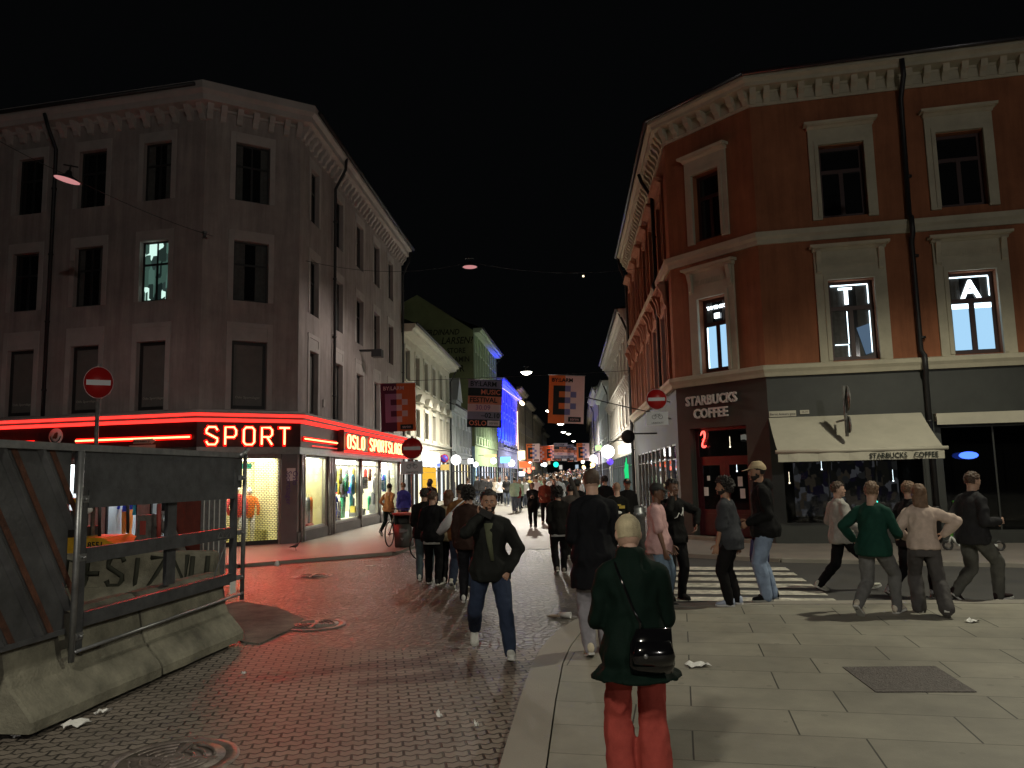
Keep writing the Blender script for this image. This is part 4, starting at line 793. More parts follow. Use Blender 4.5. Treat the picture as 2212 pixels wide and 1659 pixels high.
# ---------------- banners ----------------
m_or=mat('orange_fabric',(.95,.19,.06),.8,.05,2,.1,30); m_pu=mat('plum_fabric',(.16,.03,.07),.8,.05,2,.1,30); m_li=mat('lilac_fabric',(.55,.22,.38),.8,.05,2,.1,30); m_pi=mat('pink_fabric',(.95,.60,.62),.8,.05,2,.1,30)
m_ink=mat('dark_ink',(.015,.02,.022),.8,0,bump=0); m_pb=mat('slate_violet_fabric',(.28,.27,.55),.8,.05,2,.1,30); m_oB=mat('burnt_orange_fabric',(.92,.27,.08),.8,.05,2,.1,30); m_pk2=mat('pale_pink_fabric',(.92,.76,.78),.8,.05,2,.1,30); m_vio2=mat('grey_violet_fabric',(.38,.33,.45),.8,.05,2,.1,30); m_salm=mat('salmon_fabric',(.98,.32,.2),.8,.05,2,.1,30)
def banner(kind,label,c,w=1.02,h=1.4,yaw=0,tilt=0,back=None):
    T0=Matrix.Translation(c)@Matrix.Rotation(yaw,4,'Z')@Matrix.Rotation(tilt,4,'Y'); 
    t=thing('banner',label,'banner',group='festival banners over the street'); t.matrix_world=T0
    T=I4; W_=lambda x,z:.03*sin(x*5+z*2)*(1-z/h*.2)
    def patch(b,x0,x1,z0,z1,y,mi=0,n=6):
        for i in range(n):
            a=x0+(x1-x0)*i/n; e=x0+(x1-x0)*(i+1)/n
            for j in range(3):
                u=z0+(z1-z0)*j/3; v=z0+(z1-z0)*(j+1)/3
                b.quad((a,W_(a,u)+y,u),(e,W_(e,u)+y,u),(e,W_(e,v)+y,v),(a,W_(a,v)+y,v),mi)
    x0,x1=-w/2,w/2; mids=x0+w*.46
    if kind in'AC':
        base=[m_pu,m_or,m_li,m_pi,m_ink] if kind=='A' else [m_oB,m_pk2,m_ink,m_pb,m_ink]
        b=MB(); patch(b,x0,mids,-h,0,0,0); patch(b,mids,x1,-h,0,0,1); patch(b,x0,x1,-h,0,.012,0); b.build('cloth',base[:2],t)
        b=MB(); u=w/6.2; ex=x0+w*.13; zt=-.30*h/1.4; zs=u*1.02; y=-.006
        # letter E: stem and arms, then the loose squares
        patch(b,ex,ex+u,zt-5*zs,zt,y,0); 
        for k in (0,2,4): patch(b,ex+u,mids,zt-(k+1)*zs,zt-k*zs,y,0,3); patch(b,mids,mids+u*.95,zt-(k+1)*zs,zt-k*zs,y,1,3)
        for k in (1,3): patch(b,mids+u*.95,mids+u*1.95,zt-(k+1)*zs,zt-k*zs,y,1,3)
        if kind=='C': 
            for k in (1,3): patch(b,ex+u,mids,zt-(k+1)*zs,zt-k*zs,y-.001,2,3)
        b.build('letter_block',[base[2],base[3],m_oB],t)
        text('lettering','BY:LARM',.155,m_pi if kind=='A' else m_ink,t,TL(x0+.08,-.05,-.19),align='LEFT',off=.003)
        b=MB(); b.box(x1-.44,x1-.08,-.05,-.045,-h+.05,-h+.19); b.build('logo_patch',m_ink,t); text('lettering','strim',.12,m_pi,t,TL(x1-.26,-.055,-h+.085))
    else:
        cs=[(m_vio2,.17,'BY:LARM',m_ink,'LEFT'),(m_ink,.17,'MUSIC',m_salm,'RIGHT'),(m_salm,.17,'FESTIVAL',m_ink,'LEFT'),(m_pi,.16,'30.09',m_li,'MID'),(m_vio2,.165,'\u201302.10',m_ink,'RIGHT'),(m_ink,.165,'OSLO',m_salm,'LEFT')]
        z=0; b=MB()
        for i,(m,f,s,mt_,al) in enumerate(cs):
            patch(b,x0,x1,z-f*h,z,0,i); 
            xx={'LEFT':x0+.05,'RIGHT':x1-.05,'MID':-.05}[al]; text('lettering',s,.20,mt_,t,TL(xx,-.05,z-f*h+.05),align='CENTER' if al=='MID' else al,off=.003,sx=.98); z-=f*h
        patch(b,x0,x1,-h,0,.012,1); b.build('cloth',[k[0] for k in cs],t)
        b=MB(); b.box(x1-.40,x1-.05,-.05,-.045,-h+.05,-h+.2); b.build('logo_patch',m_pk2,t); text('lettering','strim',.12,m_ink,t,TL(x1-.225,-.055,-h+.09))
    b=MB(); b.cyl((x0-.03,0,.01),(x1+.03,0,.01),.012,n=6); b.build('top_bar',m_steel,t)
    return t
Tb=at(859,828,22); banner('A','plum and orange festival banner with a blocky letter hanging beside the sport shop sign',Tb,1.0,1.38,0,R(-1))
banner('B','striped festival banner with the words and dates in the middle of the street',at(1049,821,22),.98,1.36,R(4),R(3))
banner('C','orange and white festival banner with a blocky letter right of the street lamp',at(1225,811,22),1.02,1.38,R(-6),R(3)*-1 if False else R(-3.5)*-1)
wire(P2+DS*-1.2+V((.4,-.1,4.72)) if False else at(880,822,22),at(1360,800,23.5),'wire carrying the three festival banners across the street',.02)
wire(at(1268,858,22),P3+DS*4+V((0,0,3.9)),'white rope holding the right banner to the orange house',.02,.02)
rb=random.Random(3)
for m in (m_or,m_pu,m_li,m_pi,m_pb,m_oB,m_pk2,m_vio2,m_salm):
    nt=m.node_tree; tr=nt.nodes.new('ShaderNodeBsdfTranslucent'); mx=nt.nodes.new('ShaderNodeMixShader'); mx.inputs[0].default_value=.3; P_=nt.nodes['Principled BSDF']; lk=[l for l in nt.links if l.to_socket==P_.inputs['Base Color']][0]; nt.links.new(lk.from_socket,tr.inputs[0]); nt.links.new(P_.outputs[0],mx.inputs[1]); nt.links.new(tr.outputs[0],mx.inputs[2]); nt.links.new(mx.outputs[0],nt.nodes['Material Output'].inputs[0])
for i,(x0,y0,w,Y) in enumerate(((1031+122-5,0,0,0),)): pass
for i,(x,y,Y,k) in enumerate(((1151,958,60,'C'),(1168,963,66,'A'),(1189,962,72,'C'),(1211,957,60,'B'),(1226,961,70,'B'),(1236,966,74,'B'),(1259,957,62,'C'))):
    banner(k,('far striped banner in the cluster over the crowd','far lettered banner hanging over the crowd')[k!='B'],at(x,y,Y),1.05,1.4,R(rb.uniform(-12,12)),R(rb.uniform(-3,3)))
# ---------------- road signs ----------------
m_sr=mat('sign_red',(.45,.012,.012),.35,.05,bump=0); m_sw=mat('sign_white',(.62,.62,.66),.4,.05,bump=0); m_pole=mat('sign_pole_grey',(.22,.22,.21),.5,.3,9,.1,metal=.5); m_sblue=mat('sign_blue',(.03,.05,.5),.4,0,bump=0,emit=(.1,.1,1),es=.0)
def noentry(loc,label,r=.3,pole=True,plate=False,yaw=0,oval=1.,bracket=None,polez=0.):
    t=thing('no_entry_sign',label,'road sign',tuple(loc),yaw); T=Matrix.Diagonal((oval,1,1,1))
    disc(t,T,0,0,0,r,m_sr,'disc',d=.015)
    b=MB(T); b.box(-r*.8,r*.8,-.022,-.0155,-r*.16,r*.16); b.build('bar',m_sw,t)
    b=MB(T@TL(0,-.017,0)@Matrix.Rotation(R(90),4,'X')); b.tube([(r*.97*cos(R(a)),r*.97*sin(R(a)),0) for a in range(0,360,12)],.006,5,closed=True); b.build('edge',m_sw,t)
    if plate:
        b=MB(); b.box(-.3,.3,-.012,0,-r-.42,-r-.06); pl_=b.build('plate',m_sw,t)
        b=MB(TL(0,-.018,-r-.18)); 
        for cx in(-.09,.09): b.tube([(cx+.055*cos(R(a)),0,.055*sin(R(a))-.02) for a in range(0,360,30)],.006,4,closed=True)
        b.tube([(-.09,0,-.02),(-.05,0,.05),(.05,0,.05),(.09,0,-.02)],.005,4); b.tube([(-.05,0,.05),(0,0,-.02),(.05,0,.05),(.065,0,.075)],.005,4); b.build('bicycle_symbol',m_ink,t)
        text('lettering','UNNTATT',.07,m_ink,t,TL(0,-.015,-r-.39))
    if pole: b=MB(); b.cyl((0,.05,-loc[2]+polez),(0,.05,r+.05),.038,n=10); b.build('pole',m_pole,t)
    if bracket: b=MB(); b.tube([(0,.03,0),bracket],.02,6); b.tube([(0,.03,-r-.2),(bracket[0],bracket[1],bracket[2]-r-.2)],.02,6); b.build('bracket',m_pole,t)
    return t
p=at(213,826,14.5); noentry(p,'dented red no entry sign on a tall pole before the grey house',.31,yaw=R(28),oval=.83)
p=at(890,968,21.6); noentry((p.x,21.6,p.z),'red no entry sign with bicycle plate on the post beside the litter bin',.30,plate=True,polez=.05)
p=at(1418,862,21.2); noentry(p,'red no entry sign with bicycle plate hung from the orange house corner',.29,pole=False,plate=True,bracket=(.55,.9,.0))
t=thing('parking_ban_sign','round blue and red no parking sign with small plate by the cream house','road sign',tuple(at(960,990,50)))
disc(t,I4,0,0,0,.28,m_sr,'disc'); disc(t,TL(0,-.022,0),0,0,0,.22,mat('sign_blue_lit',(.05,.06,.6),.4,0,bump=0),'face'); b=MB(TL(0,-.045,0)@Matrix.Rotation(R(45),4,'Y')); b.box(-.22,.22,-.002,.002,-.025,.025); b.build('slash',m_sr,t); b=MB(); b.box(-.3,.3,-.02,.0,-.75,-.38); b.build('plate',mat('amber_plate',(.6,.42,.12),.5),t); b=MB(); b.cyl((0,.04,-2.9),(0,.04,.3),.035); b.build('pole',m_pole,t)
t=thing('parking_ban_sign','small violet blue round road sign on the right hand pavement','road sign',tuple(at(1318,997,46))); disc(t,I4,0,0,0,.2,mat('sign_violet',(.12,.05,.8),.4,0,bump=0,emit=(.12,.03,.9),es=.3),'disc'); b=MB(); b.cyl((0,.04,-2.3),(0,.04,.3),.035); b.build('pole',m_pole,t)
t=thing('projecting_round_sign','dark round projecting shop sign with pale rim past the orange house','sign',tuple(at(1356,943,26))); disc(t,I4,0,0,0,.22,m_iron,'disc',d=.12); b=MB(TL(0,-.06,0)@Matrix.Rotation(R(90),4,'X')); b.tube([(.22*cos(R(a)),.22*sin(R(a)),0) for a in range(0,360,10)],.015,5,closed=True); b.build('rim',m_steel,t); b=MB(); b.cyl((0,.05,.1),(1.0,.05,.1),.025); b.build('bracket',m_iron,t)
t=thing('edge_on_sign','pair of round signs seen edge on above the awning','road sign',tuple(at(1829,860,18.2)),R(80)); disc(t,I4,0,0,0,.3,m_pole,'disc'); disc(t,I4,0,0,-.62,.2,m_pole,'lower_disc'); b=MB(); b.cyl((0,.05,-.9),(0,.05,.3),.04); b.tube([(0,.05,-.5),(.9,.05,-.5)],.03,6); b.build('pole',m_pole,t)
# ================= construction fence and concrete barriers =================
m_con=mat('stained_concrete',(.23,.22,.17),.88,.38,2.3,.5,45); m_fen=mat('grey_fence_metal',(.10,.105,.115),.42,.25,7,.08,metal=.35)
m_rust=mat('rusty_ribbed_sheet',(.085,.088,.095),.5,.35,2.2,.2,25,metal=.3); m_rr=mat('rust_streak',(.10,.035,.018),.8,.4,6,.3)
BA=V((-3.69,6.07,0)); bd=V((sin(R(7.1)),cos(R(7.1)),0))
TF=frame(BA,bd)   # x along the barrier away from the viewer, y to the left (behind), z up
prof_b=[(0,.04),(0,.12),(.02,.16),(.20,.36),(.24,.46),(.30,.80),(.34,.83),(.46,.83),(.50,.80),(.56,.46),(.60,.36),(.78,.16),(.80,.12),(.80,.04)]
def barrier(T,x0,x1,label):
    b=MB(T); n=10; pr=prof_b; k=len(pr); vs=[];fs=[]
    xs=[x0,x0+.03]+[x0+(x1-x0)*i/n for i in range(1,n)]+[x1-.03,x1]
    for i,x in enumerate(xs):
        s=.97 if i in(0,len(xs)-1) else 1
        for y,z in pr: vs.append((x,.4+(y-.4)*s+noise.noise(V((x*3,y*4,z*4)))*.008,.04+(z-.04)*s+noise.noise(V((x*3+9,y*4,z*4)))*.008))
    for i in range(len(xs)-1):
        for j in range(k-1): fs.append((i*k+j,(i+1)*k+j,(i+1)*k+j+1,i*k+j+1))
    fs+=[tuple(range(k)),tuple(range((len(xs)-1)*k,len(xs)*k))[::-1]]
    b.add(vs,fs); b.box(x0+.2,x1-.2,.1,.7,-.012,.05)
    o=b.build('concrete_barrier',m_con); return tag(o,label,'concrete barrier','concrete barriers under the fence')
barrier(TF,.0,1.74,'near stained concrete barrier segment under the grey fence'); barrier(TF,1.77,3.44,'far concrete barrier segment ending beside the red lit cobbles')
T2=frame(BA+V((-.12,-.1,0)),V((sin(R(222)),cos(R(222)),0))); T2=T2@Matrix.Rotation(0,4,'Z')
TB2=frame(BA+V((-1.9,-1.35,0)),V((1.72,1.35,0))); barrier(TB2,0,2.1,'concrete barrier at the bottom left corner turning toward the viewer')
TG=frame(V((-8.1,12.0,0)),V((1,.02,0))); barrier(TG,0,3.35,'graffiti covered concrete barrier behind the fence')
m_gra=mat('dark_graffiti_paint',(.03,.032,.022),.8,.1,bump=0)
D_=[[(0,0),(0,1),(.7,.9),(1,.5),(.7,.1),(0,0)]]; SFG=dict(SF,D=D_,I=[[(.5,0),(.5,1)]],Z=[[(0,1),(1,1),(0,0),(1,0)]],N=[[(0,0),(0,1),(1,0),(1,1)]],U=[[(0,1),(0,.2),(.4,0),(1,.2),(1,1)]])
b=MB(TG)
x=.42
for i,ch in enumerate('SIDESIZNU'):
    for st in SFG[ch]:
        pts=[(x+a*.24,.205+.095*min(1,max(0,(.32+c*.44-.46)/.34)),.32+c*.44+.02*sin(i*2)) for a,c in st]
        b.tube(pts,.04,5)
    x+=.325
b.build('graffiti',m_gra,D.objects['concrete_barrier.003'] if 'concrete_barrier.003' in D.objects else None)
fn=thing('site_fence','grey metal site fence panel with wide rails standing against the concrete barrier','fence')
o_=.22
b=MB(TF)
y=o_
b.box(.66,3.72,y-.012,y+.012,1.83,2.2); b.build('sheet_panel',m_fen,fn)
b=MB(TF); b.box(-1.5,3.78,y-.035,y+.03,2.2,2.262); b.build('top_rail',m_steel,fn)
for e,f in ((1.70,1.86),(1.22,1.35),(.68,.80)): b=MB(TF); b.box(.80,3.5,y-.034,y+.034,e,f); b.build('rail',m_fen,fn)
for x0,x1,a,c,e,f in ((.72,.80,-.03,.03,.5,2.05),(3.5,3.58,-.031,.03,.66,2.05),(2.16,2.33,.031,.07,.84,1.75)): b=MB(TF); b.box(x0,x1,y+a,y+c,e,f); b.build('post',m_fen,fn)
b=MB(TF); b.cyl((.63,y-.06,.42),(.66,y-.05,2.2),.026,n=10); b.build('pole',m_steel,fn); b=MB(TF); b.cyl((3.72,y-.04,.45),(3.74,y-.04,2.3),.026,n=10); b.tube([(3.6,y-.04,2.22),(3.68,y-.06,2.27),(3.76,y-.06,2.32)],.03,6); b.build('pole',m_steel,fn)
b=MB(TF); b.cyl((.64,y-.08,.50),(3.66,y-.08,.54),.016,n=8); b.build('tube_rail',m_steel,fn)
b=MB(TF); b.box(3.42,3.56,y-.04,y-.032,.56,.70); b.build('label_plate',m_white,fn)
b=MB(TF); b.tube([(3.1,y-.034,1.25),(3.16,y-.034,1.32),(3.22,y-.034,1.25),(3.26,y-.034,1.32),(3.3,y-.034,1.25),(3.38,y-.034,1.3),(3.42,y-.034,1.24),(3.1,y-.034,1.25)],.004,4); b.tube([(3.2,y+.05,.8),(3.48,y+.05,1.22)],.008,5); b.build('scribble',m_steel,fn)
for x,z in ((.70,.62),(.70,1.28),(.70,1.78),(3.62,.74),(3.62,1.28),(3.62,1.95)): b=MB(TF); b.box(x-.05,x+.05,y-.075,y-.036,z-.03,z+.03); b.cyl((x,y-.075,z),(x,y-.1,z),.014,n=6); b.build('clamp',m_steel,fn)
rb_=thing('ribbed_hoarding','dark ribbed hoarding sheet with slanting rusty ribs at the left edge','fence')
b=MB(TF); y=o_; x0,x1,z0,z1=-1.5,.6,.7,2.2
b.quad((x0,y,z0),(x1,y,z0),(x1,y,z1),(x0,y,z1)); b.quad((x0,y+.02,z0),(x1,y+.02,z0),(x1,y+.02,z1),(x0,y+.02,z1)); b.build('sheet',m_rust,rb_)
ribs=MB(TF); rs=MB(TF)
for k in range(-3,7):   # ribs slope down to the right
    c0=x0+.42*k
    def clipseg(xa):   # line x = xa + (z1-z)*0.62
        pts=[]; 
        za=z1; xb=xa+(z1-z0)*.62; zb_=z0
        if xa<x0: za=z1-(x0-xa)/.62; xa=x0
        if xb>x1: zb_=z1-(x1-(c0))/.62; xb=x1
        return (xa,za,xb,zb_)
    xa,za,xb,zb_=clipseg(c0)
    if za<=z0+.02 or zb_>=z1-.02 or xa>=x1: continue
    w=.07
    ribs.add([(xa,y-.002,za),(xb,y-.002,zb_),(xb+w*.6,y-.03,zb_),(xa+w*.6,y-.03,za),(xb+w*1.6,y-.002,zb_),(xa+w*1.6,y-.002,za),(xb+w,y-.03,zb_),(xa+w,y-.03,za)] ,[(0,1,2,3),(3,2,6,7),(7,6,4,5)])
    rs.add([(xa+w*2.0,y-.004,za),(xb+w*2.0,y-.004,zb_),(xb+w*3.0,y-.004,zb_),(xa+w*3.0,y-.004,za)],[(0,1,2,3)])
ribs.build('rib',m_rust,rb_); rs.build('rust_streak',m_rr,rb_)
b=MB(TF); b.box(x0,x1,y-.02,y+.03,z0-.04,z0); b.build('bottom_rail',m_fen,rb_)
# asphalt patch by the barrier end
pp=[G(520,1385),G(560,1390),G(640,1352),G(655,1335),G(600,1312),G(520,1298),G(470,1310)]
sheet('asphalt_patch',[(p.x,p.y) for p in pp],.004,mat('worn_asphalt_patch',(.17,.155,.13),.85,.4,2.5,.4,30),thick=.05)
# dark kerb line in front of the sport shop sidewalk, bright paving wedge
p0,p1=G(515,1224),G(868,1195); b=MB(); d=(p1-p0).normalized(); n=V((-d.y,d.x,0))*.03
b.add([tuple(p0-n+V((0,0,.058))),tuple(p1-n+V((0,0,.058))),tuple(p1+n+V((0,0,.058))),tuple(p0+n+V((0,0,.058)))],[(0,1,2,3)]); tag(b.build('dark_kerb_line',m_iron),kind='structure')
q=[G(793,1213),G(858,1216),G(830,1222),G(782,1221)]
# ================= mini excavator =================
m_yel=mat('yellow_machine_paint',(.62,.36,.03),.4,.2,5,.08); m_gm=mat('grey_machine',(.16,.15,.14),.6,.3,9,.15)
ex=thing('mini_excavator','yellow mini excavator with dark seat and grey arm parked behind the fence','excavator',(-7.62,14.4,-.01),R(-8)); ex.scale=(.8,.8,1)
b=MB(); 
for sy in(-.62,.42): 
    pts=[(-.9,0,.2),(-.8,0,.05),(.8,0,.05),(.95,0,.2),(.85,0,.38),(-.8,0,.38)]; b.add([(p[0],sy,p[2]) for p in pts]+[(p[0],sy+.22,p[2]) for p in pts],[tuple(range(6)),tuple(range(11,5,-1))]+[(i,(i+1)%6,(i+1)%6+6,i+6) for i in range(6)])
b.box(-.5,.5,-.4,.42,.2,.45); b.build('track',m_black,ex)
b=MB(); pr=[(-.95,.5),(-.98,.8),(-.85,.98),(.35,.98),(.75,.86),(.95,.62),(.9,.5)]; b.add([(x,-.55,z) for x,z in pr]+[(x,.55,z) for x,z in pr],[tuple(range(7))[::-1],tuple(range(7,14))]+[(i,(i+1)%7,(i+1)%7+7,i+7) for i in range(7)]); b.build('body',m_yel,ex)
text('lettering','8551',.15,m_black,ex,TL(.25,-.556,.80),sx=1.3,off=.004)
b=MB(); b.box(-.75,-.35,-.4,.4,.981,1.15); b.box(-.85,-.65,-.38,.38,1.15,1.45); b.build('seat',m_black,ex)
b=MB(); b.tube([(-.9,-.5,.98),(-.9,-.5,1.6),(.2,-.5,1.6),(.28,-.5,1.5),(.3,-.5,1.0)],.035,6); b.tube([(-.9,.5,.98),(-.9,.5,1.6),(.2,.5,1.6),(.28,.5,1.5),(.3,.5,1.0)],.035,6); b.build('cab_frame',m_black,ex)
b=MB(); b.box(-.95,.3,-.56,.56,1.6,1.68); b.build('cab_roof',m_yel,ex)
b=MB(); b.ball((.0,-.54,1.47),(.15,.05,.07),10); b.ball((-.6,-.54,1.45),(.1,.05,.07),10); b.build('work_lamp',m_white,ex)
b=MB(); b.tube([(.85,0,.75),(1.3,0,1.25),(1.75,0,1.0),(2.1,0,.55)],[.12,.13,.10,.08],8); b.box(1.0,1.35,-.2,.2,.85,1.35); b.build('arm',m_gm,ex)
b=MB(); b.box(1.08,1.22,-.215,-.2,1.0,1.25); b.cyl((1.5,-.16,1.55),(1.52,-.16,.9),.05,n=8); b.build('cylinder',mat('dull_red_part',(.35,.06,.05),.6,.2),ex)
b=MB(); b.add([(2.0,-.3,.6),(2.3,-.3,.5),(2.4,-.3,.1),(2.05,-.3,.0),(1.9,-.3,.25),(2.0,.3,.6),(2.3,.3,.5),(2.4,.3,.1),(2.05,.3,.0),(1.9,.3,.25)],[(0,4,9,5),(4,3,8,9),(3,2,7,8),(0,1,2,3,4),(5,9,8,7,6)]); b.build('bucket',m_gm,ex)
# tall grey cabinets seen through the fence
for x,lab in ((-6.13,'grey steel door frame wrapped in tape behind the fence'),):
    cb=thing('wrapped_panel',lab,'panel',(x,15.2,0)); b=MB(); b.box(0,.48,0,.06,-.01,2.05); b.build('sheet',m_steel,cb)
    b=MB(); 
    for k in range(4): b.box(.06+.1*k,.075+.1*k,-.012,-.001,.1,2.0)
    b.build('tape_strip',m_white,cb)
cb=thing('wooden_hoarding','dark red boarded door panel behind the fence','panel',(-6.7,15.4,0)); b=MB(); 
for k in range(3): b.box(.17*k,.17*k+.168,0,.05,-.01,2.1)
b.build('board',mat('dark_red_board',(.16,.03,.02),.7,.2),cb)
# ================= litter bins, bicycles, scooters =================
m_bin=mat('bin_grey_plastic',(.055,.055,.05),.45,.2,6,.05); m_redtrim=mat('red_bin_rim',(.5,.12,.1),.4,.1)
t=thing('litter_bin','square grey litter bin with red rim beside the bicycle','litter bin',(-3.03,21.3,.05),R(-6)); b=MB(); 
b.loft([((0,0,0),(.25,0,0),(0,.25,0)),((0,0,.05),(.27,0,0),(0,.27,0)),((0,0,.55),(.3,0,0),(0,.3,0))],n=4); 
t0=MB(Matrix.Rotation(R(45),4,'Z')); t0.loft([((0,0,.0),(.27,0,0),(0,.27,0)),((0,0,.04),(.29,0,0),(0,.29,0)),((0,0,.62),(.32,0,0),(0,.32,0))],n=4); t0.build('body',m_bin,t)
b=MB(); 
for sx_ in(-1,1): b.box(sx_*.22-.02,sx_*.22+.02,-.22,.22,.62,.86)
b.box(-.24,.24,.18,.22,.62,.86); b.build('hood_side',m_bin,t); b=MB(); b.box(-.25,.25,-.24,.24,.86,.92); b.tube([(-.25,-.24,.89),(.25,-.24,.89),(.25,.24,.89),(-.25,.24,.89)],.025,6,closed=True); b.build('rim',m_redtrim,t)
b=MB(); b.box(-.07,.07,-.236,-.228,.40,.5); b.box(.06,.16,-.236,-.229,.42,.48); b.add([(-.05,-.224,.26),(.05,-.224,.26),(0,-.222,.18)],[(0,1,2)]); b.build('sticker',m_steel,t)
def bicycle(loc,rz,label,c=(.05,.05,.05),frm='bicycle'):
    t=thing('bicycle',label,'bicycle',loc,rz); fr=mat('bike_frame_%.2f_%.2f'%(c[0],c[1]),c,.35,.05)
    for x in(-.52,.52):
        b=MB(); b.tube([(x+.33*cos(R(a)),0,.34+.33*sin(R(a))) for a in range(0,360,15)],.018,6,closed=True); w=b.build('wheel',m_black,t)
        b=MB(); 
        for a in range(0,180,20): b.tube([(x+.32*cos(R(a)),0,.34+.32*sin(R(a))),(x-.32*cos(R(a)),0,.34-.32*sin(R(a)))],.0025,3)
        b.cyl((x,-.04,.34),(x,.04,.34),.03,n=8); b.build('spoke',m_steel,w)
    b=MB(); 
    for pts in ([(-.52,0,.34),(-.1,0,.32),(.38,0,.78)],[(-.1,0,.32),(-.22,0,.85)],[(-.2,0,.78),(.36,0,.84)],[(-.52,0,.34),(-.2,0,.76)],[(.52,0,.34),(.36,0,.95)]): b.tube(pts,.017,6)
    b.build('frame',fr,t); b=MB(); b.tube([(.3,-.26,1.0),(.36,-.1,.98),(.36,.1,.98),(.3,.26,1.0)],.014,6); b.build('handlebar',m_black,t)
    b=MB(); b.ball((-.24,0,.88),(.13,.07,.03),8); b.build('saddle',m_black,t); return t
bicycle((-3.35,22.0,.05),R(78),'black bicycle half hidden behind the square litter bin')
bicycle((-1.75,18.6,-.01),R(35),'white and red handled bicycle seen between the standing couple',(.6,.6,.62))
pb=G(1056,1092); 
bz=rise(52)
t=thing('litter_bin','tall round brown litter bin on the far left pavement','litter bin',(at(1056,1050,50).x,50,bz)); b=MB(); b.lathe([(0,0),(.5,0),(.5,1.45),(.46,1.55),(0,1.6)],n=20); 
for k in range(10): a=R(36*k); b.cyl((.5*cos(a),.5*sin(a),.05),(.5*cos(a),.5*sin(a),1.4),.02,n=4)
b.build('body',mat('brown_bin',(.13,.10,.09),.5,.2),t)
t=thing('litter_bin','second round grey bin beyond the bicycle rack','litter bin',(at(1090,1050,53).x,53,bz)); b=MB(); b.lathe([(0,0),(.42,0),(.45,1.3),(.4,1.4),(0,1.42)],n=18); b.build('body',mat('grey_bin',(.25,.26,.27),.5,.1),t)
bicycle((at(1073,1050,51.5).x,51.5,bz),R(20),'dark bicycle leaning between the two round bins')
bicycle((at(1042,1050,48).x,48,bz),R(60),'bicycle parked left of the round brown bin')
t=thing('steel_bollard','squat pale steel bollard beside the pink shirt man','bollard',(at(1377,1080,19).x,19,.05)); b=MB(); b.lathe([(0,0),(.17,0),(.17,.8),(.2,.82),(.2,.9),(.17,.93),(.17,1.0),(.12,1.06),(0,1.08)],n=18); b.build('body',m_steel,t)
def scooter(x,y,rz,label,c):
    t=thing('kick_scooter',label,'scooter',(x,y,.05),rz); m=mat('scooter_paint_%.2f'%c[0],c,.4,.05)
    b=MB(); b.box(-.45,.3,-.08,.08,.10,.15); b.tube([(.3,0,.13),(.42,0,.3),(.48,0,.12)],.04,6); b.build('deck',mat('scooter_white',(.6,.62,.6),.4,.05),t)
    b=MB(); b.tube([(.42,0,.25),(.30,0,1.05)],.03,8); b.tube([(.30,-.22,1.07),(.30,.22,1.07)],.018,6); b.build('stem',m,t)
    for q in(-.5,.5): b=MB(); b.tube([(q+.09*cos(R(a)),0,.11+.09*sin(R(a))) for a in range(0,360,24)],.025,6,closed=True); b.build('wheel',m_black,t)
    b=MB(); b.ball((.27,0,1.09),.028,8); b.build('display',emis('green_scooter_light',(.05,1,.7),2.5),t)
scooter(7.95,17.6,R(15),'white and black kick scooter with a green light before the coffee shop',(.04,.04,.04)); scooter(10.1,17.3,R(160),'bright green kick scooter partly hidden behind the cream jacket woman',(.12,.55,.05))
# pigeon
t=thing('pigeon','dark pigeon standing on the red lit pavement by the corner pillar','bird',(-5.87,20.9,.05),R(20)); b=MB(); b.loft([((-.16,0,.10),(0,.008,0),(0,0,.008)),((-.1,0,.11),(0,.025,0),(0,0,.02)),((0,0,.13),(0,.055,0),(.01,0,.055)),((.06,0,.15),(0,.05,0),(.02,0,.05)),((.09,0,.19),(0,.028,0),(.02,0,.02)),((.1,0,.23),(0,.026,0),(.012,0,.024)),((.125,0,.245),(0,.015,0),(0,0,.012)),((.15,0,.24),(0,.004,0),(0,0,.004))],n=10); 
b.cyl((.0,.02,.09),(.01,.02,0),.006,n=4); b.cyl((.0,-.02,.09),(.01,-.02,0),.006,n=4); b.build('body',mat('pigeon_grey',(.035,.035,.04),.6,.2),t)
# ================= goods in the sport shop windows =================
def gm(n,c): return mat(n,c,.75,.1,4,.05)
g_blue=gm('blue_nylon',(.03,.05,.55)); g_org=gm('orange_nylon',(.75,.2,.03)); g_cy=gm('cyan_nylon',(.05,.45,.65)); g_yl=gm('yellow_nylon',(.8,.65,.05)); g_gy=gm('grey_nylon',(.12,.13,.14)); g_rd=gm('red_nylon',(.6,.05,.05)); g_gn=gm('green_print',(.04,.45,.22)); g_wt=gm('white_fabric',(.7,.7,.72)); g_bk=gm('black_nylon',(.02,.02,.025)); g_bw=gm('cardboard_brown',(.35,.2,.08))
def backpack(T,x,y,z,s,m,label):
    t=thing('backpack',label,'backpack'); b=MB(T@TL(x,y,z)@Matrix.Scale(s,4)@Matrix.Rotation(R(8),4,'Y')); b.loft([((0,0,0),(.16,0,0),(0,.1,0)),((0,0,.05),(.2,0,0),(0,.14,0)),((0,0,.4),(.2,0,0),(0,.15,0)),((0,0,.55),(.17,0,0),(0,.13,0)),((0,0,.62),(.18,0,0),(0,.13,0)),((0,0,.72),(.1,0,0),(0,.08,0))],n=14); b.ball((0,-.14,.2),(.13,.06,.13),10); b.build('bag',m,t)
    b=MB(T@TL(x,y,z)@Matrix.Scale(s,4)); b.tube([(-.1,-.16,.55),(-.12,-.2,.3),(-.1,-.15,.05)],.015,5); b.tube([(.1,-.16,.55),(.12,-.2,.3),(.1,-.15,.05)],.015,5); b.build('strap',m_white,t)
